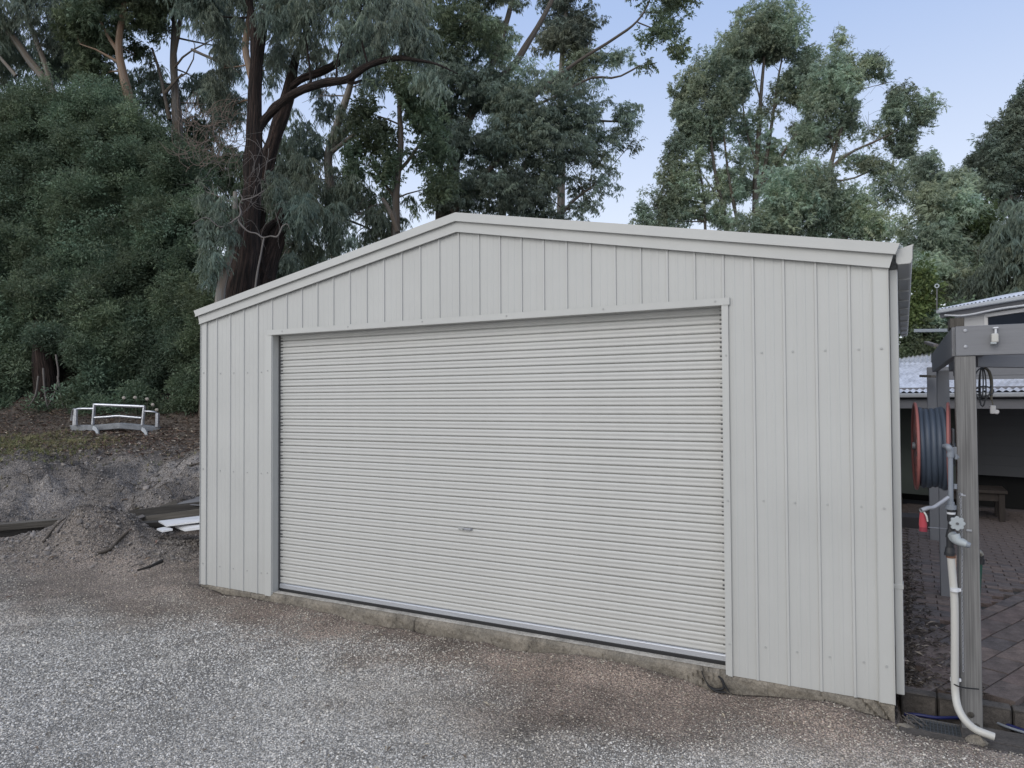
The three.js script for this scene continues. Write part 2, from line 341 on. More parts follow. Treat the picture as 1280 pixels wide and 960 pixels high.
{ // loose stones
  const r = rngOf(11), list = [];
  const geo = new THREE.IcosahedronGeometry(1, 0); { const p = geo.attributes.position; for (let i = 0; i < p.count; i++) { const x = p.getX(i), y = p.getY(i), z = p.getZ(i), k = 1 + 0.28 * noise3(x * 1.7 + 5, y * 1.7, z * 1.7); p.setXYZ(i, x * k * 1.15, y * k * 0.66, z * k * 0.9); } geo.computeVertexNormals(); }
  for (let i = 0; i < 900000 && list.length < 270000; i++) {
    const x = lerp(-9.5, 4.2, r()), z = lerp(-0.9, 3.4, r());
    if (z < 0.03 && x > -3.05) continue;
    const dist = Math.hypot(x - CAM.x, z - CAM.z), g = gravelAt(x, z);
    const keep = (0.17 + 0.83 * g) * clamp(4.6 / dist, 0.25, 1);
    if (r() > keep) { r(); continue; }
    const big = r(), s = (0.0030 + 0.0046 * r() * r() + (big > 0.985 ? 0.005 * r() : 0)) * (dist > 5 ? 1.25 : 1);
    const k = r(), b = 0.15 + 0.60 * k * k + (r() > 0.97 ? 0.2 * g : 0) - 0.25 * k * k * (1 - g) - 0.03 * (1 - g), w = r() - 0.5, dirt = 1 - g;
    list.push([mat4(V(x, ground(x, z) + s * 0.25, z), quat(0.5 * (r() - 0.5), 6.28 * r(), 0.5 * (r() - 0.5)), s), col(b * (1.09 + 0.06 * w + 0.08 * dirt), b * (1.04 + 0.02 * w), b * (0.96 - 0.05 * w - 0.10 * dirt))]);
  }
  scatter('gravel', 'loose grey crushed stone spread over the yard', 'gravel', geo, std(1, 1, 1, 0.85), list);
}
{ // clods on the bank and heaps
  const r = rngOf(12), list = [];
  const geo = new THREE.IcosahedronGeometry(1, 1); { const p = geo.attributes.position; for (let i = 0; i < p.count; i++) { const x = p.getX(i), y = p.getY(i), z = p.getZ(i), k = 1 + 0.35 * noise3(x * 1.9, y * 1.9 + 3, z * 1.9); p.setXYZ(i, x * k * 1.1, y * k * 0.75, z * k); } geo.computeVertexNormals(); }
  for (let i = 0; i < 160000 && list.length < 30000; i++) {
    const x = lerp(-12.5, -3.1, r()), z = lerp(-6, 2.2, r()), t = bankT(x, z);
    const md = Math.min(Math.hypot(x - MOUND.x, z - MOUND.z), Math.hypot(x - MOUND2.x, z - MOUND2.z), Math.hypot(x - RIDGE.x, z - RIDGE.z) + 0.2);
    const k = Math.max(sstep(1.2, 0.3, md), 0.35 * sstep(-0.3, 0.3, t) * (1 - sstep(2.6, 3.6, t)));
    if (r() > k) continue;
    const s = 0.006 + 0.02 * r() * r() * r() + (r() > 0.985 ? 0.03 * r() : 0), b = 0.09 + 0.19 * r();
    list.push([mat4(V(x, ground(x, z) + s * 0.15, z), quat(r(), 6.28 * r(), r()), s), col(b * 1.12, b, b * 0.9)]);
  }
  scatter('soil_clods', 'crumbled brown soil clods on the heaps and bank', 'soil', geo, std(1, 1, 1, 0.95), list);
}
{ // dead leaves, bark and straw lying about
  const r = rngOf(13), list = [];
  const P = []; const lf = (w, l, c) => { P.push(-l, 0, 0, 0, c, w, 0, c * 0.4, 0, 0, 0.4 * c, 0, 0, c, w, l, 0, 0, -l, 0, 0, 0, 0.4 * c, 0, 0, c, -w, 0, 0.4 * c, 0, l, 0, 0, 0, c, -w); };
  lf(0.28, 1, 0.22);
  const geo = fromTris(P);
  const add = (x, z, s, c) => list.push([mat4(V(x, ground(x, z) + 0.006 + s * 0.2, z), quat(0.6 * (r() - 0.5), 6.28 * r(), 0.6 * (r() - 0.5)), s), c]);
  for (let i = 0; i < 90000 && list.length < 26000; i++) {
    const x = lerp(-15, -4, r()), z = lerp(-9, 2, r()), t = bankT(x, z) + 0.4 * fbm(x, z, 3, 40);
    if (r() > sstep(1.9, 3.0, t) * (1 - 0.8 * sstep(6, 7, t)) + 0.012) continue;
    const k = r(); const b = 0.5 + 0.9 * r();
    add(x, z, 0.018 + 0.045 * r(), k < 0.5 ? col(0.15 * b, 0.092 * b, 0.07 * b) : k < 0.8 ? col(0.22 * b, 0.16 * b, 0.11 * b) : col(0.36 * b, 0.31 * b, 0.25 * b));
  }
  for (let i = 0; i < 900; i++) { const x = lerp(-6, 3.6, r()), z = lerp(0.15, 3, r()), b = 0.5 + r(); add(x, z, 0.01 + 0.022 * r() * r(), r() < 0.6 ? col(0.13 * b, 0.10 * b, 0.075 * b) : col(0.35 * b, 0.30 * b, 0.22 * b)); }
  scatter('fallen_leaves', 'reddish brown leaf litter on the bank below the bushes', 'leaf litter', geo, std(1, 1, 1, 0.9), list);
}
{ // rough grass at the left end of the bank
  const r = rngOf(14), list = [], P = [];
  for (let i = 0; i < 9; i++) { const a = r() * 6.28, l = 0.6 + 0.6 * r(), w = 0.035, dx = Math.cos(a), dz = Math.sin(a), b = 0.25 + 0.5 * r(); P.push(-dz * w, 0, dx * w, dz * w, 0, -dx * w, dx * b * 0.5, l * 0.7, dz * b * 0.5, dz * w * 0.6 + dx * b * 0.5, l * 0.7, -dx * w * 0.6 + dz * b * 0.5, -dz * w * 0.4 + dx * b * 0.5, l * 0.7, dx * w * 0.4 + dz * b * 0.5, dx * b * 1.1, l * 0.85, dz * b * 1.1); }
  const geo = fromTris(P);
  for (let i = 0; i < 30000 && list.length < 5200; i++) {
    const x = lerp(-14.5, -4, r()), z = lerp(-6, 1.5, r()), t = bankT(x, z), n = fbm(x * 1.3, z * 1.3, 3, 50);
    const c = at(20, 565, 12.6), d = Math.hypot(x - c.x, (z - c.z) * 1.3);
    let k = sstep(2.4, 0.5, d + 0.8 * n) * sstep(1.2, 1.9, t) * (1 - sstep(3.8, 4.6, t));
    k = Math.max(k, 0.05 * sstep(0.25, 0.5, n) * sstep(0.1, 0.5, t) * (1 - sstep(3, 4, t)));
    if (r() > k) continue;
    const b = 0.6 + 0.8 * r(), s = 0.04 + 0.075 * r();
    list.push([mat4(V(x, ground(x, z) - 0.004, z), quat(0.3 * (r() - 0.5), 6.28 * r(), 0.3 * (r() - 0.5)), V(s * 1.3, s, s * 1.3)), r() < 0.5 ? col(0.15 * b, 0.17 * b, 0.065 * b) : col(0.28 * b, 0.25 * b, 0.13 * b)]);
  }
  scatter('grass', 'short dry grass tufts at the left end of the bank', 'grass', geo, std(1, 1, 1, 0.9), list);
}

// ---------------------------------------------------------------- shed
{
  const SL = 0.1875, HP = 3.191, HC = 3.108, EX = 3.0, BACK = -6, HD = 2.39, DX = 2.04;
  const shed = thing('shed', 'pale grey steel garage shed with low gable and wide roller door', 'shed');
  const PITCH = 0.186, X0 = 0.007;
  // concrete slab: hand finished edge with cracks, pale ledge under the door
  {
    const r = rngOf(21), cracks = [];
    for (let i = 0; i < 26; i++) cracks.push([lerp(-2.9, 2.95, r()), (r() - 0.5) * 2.2, 0.003 + 0.003 * r(), 0.004 + 0.006 * r()]);
    cracks.push([2.30, 0, 0.003, 0.012], [2.62, -0.6, 0.003, 0.01], [2.86, -1.1, 0.006, 0.02], [2.93, -0.7, 0.006, 0.02], [-0.42, 0.1, 0.006, 0.02], [1.92, 1.6, 0.005, 0.02], [1.82, 1.4, 0.004, 0.015]);
    const rows = [], NX = 760, NY = 13;
    for (let i = 0; i <= NX; i++) {
      const x = -3.0 + 6.0 * i / NX, row = [], door = sstep(DX + 0.06, DX - 0.02, Math.abs(x)) * (x > -2.06 ? 1 : 0);
      for (let j = 0; j <= NY; j++) {
        const f = j / NY, y = lerp(0.026 * door - 0.004 * (1 - door), -0.27, f);
        let z = 0.006 + 0.022 * door * sstep(0, 0.1, f) + 0.010 * fbm(x * 5, y * 9, 4, 60) + 0.010 * fbm(x * 22, y * 22, 3, 61) * sstep(0, 0.2, f) + 0.004 * fbm(x * 60, y * 60, 2, 63);
        z -= 0.012 * (1 - sstep(0, 0.09, f));
        for (const [cx, lean, w, dp] of cracks) { const d = Math.abs(x - cx - lean * (y + 0.05)); if (d < w * 2) z -= dp * Math.exp(-((d / w) ** 2)); }
        row.push([x, y + 0.004 * fbm(x * 6, 0.3, 3, 62), z]);
      }
      rows.push(row);
    }
    const front = sweepQuads(rows); { const p = front.attributes.position, q = front.attributes.uv; for (let i = 0; i < p.count; i++) q.setXY(i, p.getX(i), p.getY(i)); }
    const body = bx(5.98, 0.29, 5.9, 0, -0.145, -3.03);
    mesh('slab', [front, body], M.concrete, shed);
    const lr = []; for (let i = 0; i <= 300; i++) { const x = -DX + 2 * DX * i / 300, e = 0.004 * fbm(x * 6, 0.3, 3, 62); lr.push([[x, 0.0265 + e, 0.0], [x, 0.028 + e * 0.6, -0.03], [x, 0.027, -0.07], [x, 0.027, -0.16]]); }
    mesh('threshold', sweepQuads(lr), M.ledge, shed);
  }
  // front cladding: one pan with its rib at a time
  const top = (x) => HC + 0.03 - SL * Math.abs(x);
  const pan = (x0, x1, y0fn, rib) => {
    const w = x1 - x0, prof = [];
    if (rib) prof.push([0, 0], [-0.0005, 0.001], [0.003, 0.009], [0.016, 0.009], [0.020, 0.0]); else prof.push([0, 0]);
    for (const c of [0.075, 0.128]) if (c < w - 0.02) prof.push([c - 0.010, 0], [c - 0.006, 0.0016], [c + 0.006, 0.0016], [c + 0.010, 0]);
    prof.push([w, 0]);
    const rows = prof.map(([px, pz]) => { const x = x0 + px, pts = [], a = y0fn(x), b = top(x); for (let k = 0; k <= 6; k++) { const y = lerp(a, b, k / 6); pts.push([x, y, pz + (rib && px < 0.03 ? 0 : 0.0012 * noise3(x * 2.4, y * 0.8, 3))]); } return pts; });
    return sweepQuads(rows);
  };
  for (let k = -17; k <= 16; k++) {
    let x0 = X0 + (k - 0) * PITCH - 0.013, x1 = x0 + PITCH, rib = true;
    if (x0 < -3.0 && x1 < -2.9) continue;
    if (x0 < -2.99) { x0 = -2.99; rib = false; }
    x1 = Math.min(x1, 2.99); if (x1 - x0 < 0.03) continue;
    const inside = (x) => x > -DX && x < DX;
    if (inside(x0 + 0.001) && inside(x1 - 0.001)) mesh('wall_panel', pan(x0, x1, () => HD + 0.02, rib), M.steel, shed);
    else if (inside(x0 + 0.001) || inside(x1 - 0.001)) { // a pan cut by the door opening
      const c = inside(x0 + 0.001) ? DX : -DX, a = [x0, c], b = [c, x1];
      mesh('wall_panel', [pan(...a, () => (c > 0 ? HD + 0.02 : -0.004), rib), pan(...b, () => (c > 0 ? -0.004 : HD + 0.02), false)], M.steel, shed);
    } else mesh('wall_panel', pan(x0, x1, () => -0.004, rib), M.steel, shed);
  }
  // other walls, roof
  const ribWall = (xs, len) => { const rows = []; const n = Math.floor(len / PITCH); for (let i = 0; i < n; i++) for (const [p, h] of [[0, 0], [0.003, 0.009], [0.016, 0.009], [0.020, 0]]) rows.push([i * PITCH + p, h]); rows.push([len, 0]); return rows.map(([d, h]) => xs(d, h)); };
  mesh('side_wall', sweepQuads(ribWall((d, h) => [[2.985 + h * 0.8, 0, -d], [2.985 + h * 0.8, 2.57, -d]], 6)), M.steel, shed);
  mesh('side_wall', sweepQuads(ribWall((d, h) => [[-2.985 - h * 0.8, 0, -d], [-2.985 - h * 0.8, 2.57, -d]], 6)), M.steel, shed);
  mesh('back_wall', poly([[-2.98, 0], [2.98, 0], [2.98, 2.55], [0, 3.11], [-2.98, 2.55]], BACK, BACK + 0.03), M.steel, shed);
  for (const s of [-1, 1]) mesh('roof_sheet', sweepQuads(ribWall((d, h) => [[0, 3.196 + h, -d - 0.03], [s * 3.06, 3.196 - SL * 3.06 + h, -d - 0.03]], 6)), M.steel, shed);
  // barge boards and caps
  for (const s of [-1, 1]) {
    const e1 = 3.035, e2 = 3.012, ya = (x) => HP - SL * x, yc = (x) => HC - SL * x;
    const q = (p) => (s < 0 ? p.map(([x, y]) => [-x, y]).reverse() : p);
    const lower = poly(q([[0, HC], [e2, yc(e2)], [e1, ya(e1)], [0, HP]]), 0.0145, 0.0265);
    const lip = poly(q([[0, HC - 0.004], [e2, yc(e2) - 0.004], [e2, yc(e2) + 0.009], [0, HC + 0.009]]), 0.0165, 0.033);
    mesh('barge_board', [lower, lip], M.steelTrim, shed);
    const c1 = s > 0 ? 3.068 : 3.075, c0 = 3.045;
    const cap = poly(q([[0, HP], [c0, ya(c0)], [c1, ya(c1) + 0.062], [0, HP + 0.064]]), -0.10, 0.045);
    const cl = poly(q([[0, HP - 0.006], [c0, ya(c0) - 0.006], [c0, ya(c0) + 0.006], [0, HP + 0.006]]), 0.040, 0.053);
    mesh('barge_cap', [cap, cl], M.steelTrim, shed);
  }
  // corner, jamb and head flashings
  const cornerTop = (x) => HC + 0.02 - SL * Math.abs(x);
  mesh('corner_flashing', [poly([[2.922, -0.006], [3.004, -0.006], [3.004, cornerTop(3.004)], [2.922, cornerTop(2.922)]], 0.0095, 0.012), bx(0.0025, 2.56, 0.085, 3.0045, 1.275, -0.021), bx(0.0025, 2.56, 0.018, 2.922, 1.275, 0.006)], M.steelTrim, shed);
  mesh('corner_flashing', [poly([[-3.004, -0.006], [-2.925, -0.006], [-2.925, cornerTop(2.925)], [-3.004, cornerTop(3.004)]], 0.0095, 0.012), bx(0.0025, 2.56, 0.085, -3.0045, 1.275, -0.021), bx(0.0025, 2.56, 0.018, -2.925, 1.275, 0.006)], M.steelTrim, shed);
  for (const s of [-1, 1]) {
    const w = s > 0 ? 0.040 : 0.075;
    mesh('jamb_flashing', [bx(w, 2.40, 0.0025, s * (DX + w / 2 - 0.001), 1.194, 0.0138), bx(0.0025, 2.37, 0.127, s * DX, 1.21, -0.0485), bx(0.0025, 2.40, 0.006, s * (DX + w), 1.194, 0.0115)], M.steelTrim, shed);
    mesh('door_track', [bx(0.035, 2.36, 0.03, s * (DX - 0.020), 1.21, -0.105), bx(0.006, 2.36, 0.045, s * (DX - 0.004), 1.21, -0.095)], M.track, shed);
  }
  mesh('head_flashing', [bx(2 * DX + 0.10, 0.046, 0.003, 0, HD + 0.023, 0.0175), bx(2 * DX + 0.10, 0.003, 0.126, 0, HD - 0.0005, -0.0445), bx(0.0025, 0.046, 0.012, DX + 0.05, HD + 0.023, 0.011), bx(0.0025, 0.046, 0.012, -DX - 0.05, HD + 0.023, 0.011)], M.steelTrim, shed);
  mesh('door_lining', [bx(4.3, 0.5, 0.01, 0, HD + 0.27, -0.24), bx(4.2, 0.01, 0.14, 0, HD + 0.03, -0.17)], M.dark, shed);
  // roller door
  const door = new THREE.Group(); door.name = 'roller_door'; shed.add(door); door.userData.label = 'ribbed pale roller door with silver bottom rail';
  const S = 0.0606, y0 = 0.092;
  const slatProf = []; for (let i = 0; i <= 14; i++) { const f = i < 4 ? i * 0.0333 : 0.1 + 0.9 * (i - 3) / 11; let z; if (f < 0.10) z = -0.011 * Math.cos((f / 0.10 - 0.5) * Math.PI); else { const q = (f - 0.10) / 0.90; z = 0.0075 * Math.pow(Math.sin(q * Math.PI), 0.5) - 0.0055 * Math.exp(-(((q - 0.45) / 0.2) ** 2)); } slatProf.push([f * S, z]); }
  const slatGeo = sweepQuads(slatProf.map(([y, z]) => [[-DX + 0.012, y, z], [DX - 0.012, y, z]]));
  { // smooth the slat's shading along its own curve
    const p = slatGeo.attributes.position, n = slatGeo.attributes.normal;
    for (let i = 0; i < p.count; i++) { const y = p.getY(i); let k = slatProf.findIndex((q) => Math.abs(q[0] - y) < 1e-5); const a = slatProf[Math.max(0, k - 1)], b = slatProf[Math.min(14, k + 1)], dy = b[0] - a[0], dz = b[1] - a[1], L = Math.hypot(dy, dz); n.setXYZ(i, 0, -dz / L, dy / L); }
  }
  for (let k = 0; k < 39; k++) { const o = new THREE.Mesh(slatGeo, M.door); o.name = partName(door, 'slat'); o.position.set(0, y0 + k * S, -0.092 + 0.0025 * noise2(k * 0.9, 3)); o.rotation.x = 0.025 * noise2(k * 1.7, 8); door.add(o); o.castShadow = o.receiveShadow = true; }
  mesh('bottom_rail', [rbx(2 * DX - 0.03, 0.042, 0.03, 0, 0.072, -0.088, 0.006), bx(2 * DX - 0.03, 0.008, 0.02, 0, 0.091, -0.094)], M.alu, door);
  mesh('rubber_seal', rbx(2 * DX - 0.03, 0.034, 0.026, 0, 0.036, -0.086, 0.008), M.rubber, door);
  {
    const h = thingPart(door, 'door_handle');
    mesh('grip', [rbx(0.066, 0.016, 0.012, 0.030, 0.760, -0.066, 0.004), rbx(0.012, 0.014, 0.022, 0.004, 0.760, -0.076, 0.003), rbx(0.012, 0.014, 0.022, 0.058, 0.760, -0.076, 0.003)], M.galv, h);
    mesh('lock', [rbx(0.055, 0.020, 0.008, -0.036, 0.757, -0.079, 0.003), cyl(V(-0.022, 0.757, -0.08), V(-0.022, 0.757, -0.064), 0.008)], M.screw, h);
  }
  // screws
  const sc = [], hx = (x, y, z) => { sc.push(clean(new THREE.CylinderGeometry(0.005, 0.005, 0.005, 6).rotateX(Math.PI / 2).translate(x, y, z + 0.0025)), clean(new THREE.CylinderGeometry(0.0072, 0.0072, 0.0015, 10).rotateX(Math.PI / 2).translate(x, y, z + 0.0012))); };
  for (const y of [0.20, 1.12, 2.06]) {
    for (let k = -16; k <= 15; k++) { const x = X0 + k * PITCH + 0.045; if (Math.abs(x) < DX + 0.06 || Math.abs(x) > 2.9) continue; hx(x, y + (k < 0 ? -0.01 : 0.01), 0.0005); }
    hx(2.963, y + 0.01, 0.0145); hx(-2.965, y, 0.0145); hx(DX + 0.025, y, 0.0145); hx(-DX - 0.045, y, 0.0145);
  }
  for (let x = -1.9; x <= 2; x += 0.78) hx(x, HD + 0.026, 0.019);
  const so = mesh('screws', sc, M.screw, shed); so.userData.kind = 'stuff';
  // gutter on the right eave with its downpipe
  const gp = [[3.050, 2.655], [3.050, 2.578], [3.058, 2.566], [3.112, 2.566], [3.122, 2.572], [3.128, 2.590], [3.131, 2.672], [3.138, 2.675], [3.138, 2.668], [3.133, 2.664], [3.131, 2.590], [3.125, 2.569], [3.114, 2.563], [3.056, 2.563], [3.047, 2.576], [3.047, 2.655]];
  mesh('gutter', poly(gp.slice().reverse(), -5.7, -0.012), M.steelTrim, shed);
  mesh('gutter_end', poly([[3.050, 2.650], [3.050, 2.578], [3.058, 2.565], [3.112, 2.565], [3.122, 2.571], [3.128, 2.590], [3.133, 2.674]].reverse(), -0.014, -0.010), M.steelTrim, shed);
  mesh('gutter_end', poly([[3.050, 2.650], [3.050, 2.578], [3.058, 2.565], [3.112, 2.565], [3.122, 2.571], [3.128, 2.590], [3.133, 2.674]].reverse(), -5.704, -5.70), M.steelTrim, shed);
  { const gb = []; for (let z = -0.6; z > -5.6; z -= 0.6) gb.push(bx(0.068, 0.012, 0.03, 3.085, 2.557, z)); const o = mesh('gutter_brackets', gb, M.steelTrim, shed); o.userData.kind = 'stuff'; }
  const dp = mesh('downpipe', [rbx(0.046, 2.52, 0.095, 3.030, 1.285, -0.125, 0.006)], M.steelTrim, shed);
  mesh('pipe_strap', [rbx(0.054, 0.03, 0.101, 3.030, 0.66, -0.125, 0.004)], M.steelTrim, dp);
}
function thingPart(parent, name) { const o = new THREE.Group(); o.name = partName(parent, name); parent.add(o); parent.updateWorldMatrix(true, true); return o; }
{ // torn black membrane poking out at the slab by the right jamb
  const q = (pts, rad) => limb(pts.map(([x, y, z]) => V(x, y, z)), rad, 8, 0.012, 0.35, 3);
  const o = mesh('plastic_membrane', [q([[1.885, 0.005, 0.03], [1.915, -0.05, 0.045], [1.95, -0.085, 0.055], [2.0, -0.09, 0.05], [2.03, -0.075, 0.045], [2.02, -0.03, 0.04], [1.995, -0.01, 0.035]], [0.003, 0.005, 0.012, 0.011, 0.010, 0.008, 0.005]), q([[2.02, -0.04, 0.04], [2.045, -0.07, 0.045], [2.07, -0.10, 0.045]], [0.006, 0.009, 0.004]), q([[1.93, -0.075, 0.05], [1.985, -0.10, 0.06], [2.05, -0.098, 0.055]], [0.006, 0.014, 0.006])], M.rubber); tag(o, 'torn black plastic membrane poking out at the slab edge', 'plastic scrap');
}

// ---------------------------------------------------------------- on the bank: bull bar, sleeper, seed heads
{
  const D = 14.0, c = at(148, 535, D);
  const o = thing('bull_bar', 'silver truck bull bar lying on the leaf litter of the bank', 'bull bar', c);
  const A = (u, v, d = D) => at(u, v, d);
  // lower channel: folded plate with a shallow bow
  const rows = [];
  for (const [u, vt, d] of [[85, 532, 14.45], [90, 531.5, 14.1], [120, 531, 14.0], [150, 528.5, 13.9], [180, 531, 14.0], [200, 534, 14.1], [208, 540, 14.45]]) {
    const h = 7.5, p = A(u, vt, d), q = A(u, vt + h, d), back = bBack.clone().multiplyScalar(-0.10);
    rows.push([p.clone().add(back), p, p.clone().addScaledVector(bUp, -0.012).addScaledVector(bBack, 0.012), q.clone().addScaledVector(bUp, 0.012).addScaledVector(bBack, 0.012), q, q.clone().add(back)].map((w) => w.toArray()));
  }
  mesh('channel', sweepQuads(rows), std(0.30, 0.315, 0.33, 0.55, { metalness: 0.3, map: rp(T.galv, 1) }), o);
  const bar = (a, b, r) => cyl(a, b, r, r, 14);
  mesh('hoop_post', beam(A(116, 531), A(118.3, 504.3), 0.05, 0.05, 0.012), M.bar, o); mesh('hoop_post', beam(A(178, 532), A(180.6, 507), 0.05, 0.05, 0.012), M.bar, o);
  mesh('top_tube', cyl(A(118.5, 505.8), A(180.3, 508.3), 0.029, 0.029, 14), M.bar, o);
  mesh('cross_tube', limb([A(118, 522), A(135, 521), A(147, 520), A(160, 521), A(177, 522.5)], [0.022, 0.022, 0.022, 0.022, 0.022], 12, 0.06, 0), M.bar, o);
  mesh('side_tube', limb([A(117, 511), A(100, 511), A(95, 512, 14.05), A(93, 516, 14.1), A(92, 532, 14.1)], [0.022, 0.022, 0.022, 0.02, 0.02], 12, 0.06, 0), M.bar, o);
  mesh('side_tube', limb([A(180, 514), A(193, 515), A(197, 517, 14.05), A(198, 522, 14.1), A(197, 534, 14.1)], [0.018, 0.018, 0.02, 0.02, 0.02], 12, 0.06, 0), M.bar, o);
  for (const [u, a, b, d] of [[95, 511, 532, 14.02], [197, 516, 534, 14.02]]) { const p = A(u, a, d), q = A(u - 0.5, b, d); mesh('upright', beam(q, p, 0.08, 0.05, 0.012), M.bar, o); }
  mesh('wing_tube', limb([A(89, 532, 14.5), A(90.5, 516, 14.45), A(92, 512, 14.3), A(95, 511, 14.1)], [0.022, 0.022, 0.022, 0.022], 10, 0.06, 0), M.bar, o);
  for (const [u, v, s] of [[118, 535, 1], [179, 537, 1]]) { // mounting brackets that curl down and forward
    const w = 0.02, pts = [A(u - 1, v - 3, 13.9), A(u + 3, v - 1, 13.85), A(u + 5.5, v + 4, 13.8), A(u + 6, v + 8, 13.78), A(u + 3.5, v + 8, 13.78), A(u + 2, v + 4.5, 13.82), A(u - 2, v + 1, 13.88)];
    const P = []; for (const off of [w, -w]) for (let i = 1; i + 1 < pts.length; i++) for (const k of [0, i, i + 1]) P.push(...pts[k].clone().addScaledVector(bBack, off).toArray());
    for (let i = 0; i < pts.length; i++) { const a = pts[i], b = pts[(i + 1) % pts.length], f = (p, k) => p.clone().addScaledVector(bBack, k).toArray(); P.push(...f(a, w), ...f(b, w), ...f(b, -w), ...f(a, w), ...f(b, -w), ...f(a, -w)); }
    mesh('bracket', fromTris(P), std(0.34, 0.36, 0.38, 0.55, { metalness: 0.3 }), o);
  }
  for (const [u, v] of [[87, 537], [205, 541]]) { const p = A(u, v, 14.3); mesh('end_plate', rbx(0.05, 0.13, 0.14, p.x, p.y, p.z, 0.02), M.galv, o); }
}
{
  const a = at(206, 538, 14.3), b = at(246, 547, 14.0), o = mesh('sleeper', beam(a, b, 0.10, 0.16, 0.012), M.oldTimber); tag(o, 'grey timber sleeper lying beside the bull bar', 'sleeper');
  const c = at(208, 545, 13.9), d = at(232, 550, 13.8), p = mesh('bark_strip', beam(c, d, 0.05, 0.04, 0.012), M.oldTimber); tag(p, 'short split branch lying in front of the grey sleeper', 'branch');
}
{
  const r = rngOf(31);
  const spots = [[155, 497.5, 'leftmost of the five pale seed heads above the bull bar'], [169, 497, 'second pale seed head from the left above the bull bar'], [184, 499, 'topmost pale seed head right of the bull bar hoop'], [191, 506, 'pale seed head just above the right side tube of the bull bar'], [196, 512.5, 'lowest pale seed head, behind the right upright of the bull bar']];
  for (const [u, v, label] of spots) {
    const p = at(u, v, 14.6), foot = at(u - 2 + 4 * r(), 532, 14.6), o = thing('seed_head', label, 'flower head', [foot.x, ground(foot.x, foot.z), foot.z], 'pale seed heads behind the bull bar');
    mesh('stem', limb([V(foot.x, ground(foot.x, foot.z), foot.z), p], [0.006, 0.004], 5, 0.3, 0), M.twig, o);
    const g = new THREE.IcosahedronGeometry(0.034, 2), q = g.attributes.position; for (let i = 0; i < q.count; i++) { const k = 0.8 + 0.4 * hash3(Math.round(q.getX(i) * 900), Math.round(q.getY(i) * 900), Math.round(q.getZ(i) * 900)); q.setXYZ(i, q.getX(i) * k, q.getY(i) * k, q.getZ(i) * k); }
    g.computeVertexNormals(); mesh('flower', clean(g).translate(p.x, p.y, p.z), std(0.42, 0.38, 0.33, 0.9), o);
  }
}
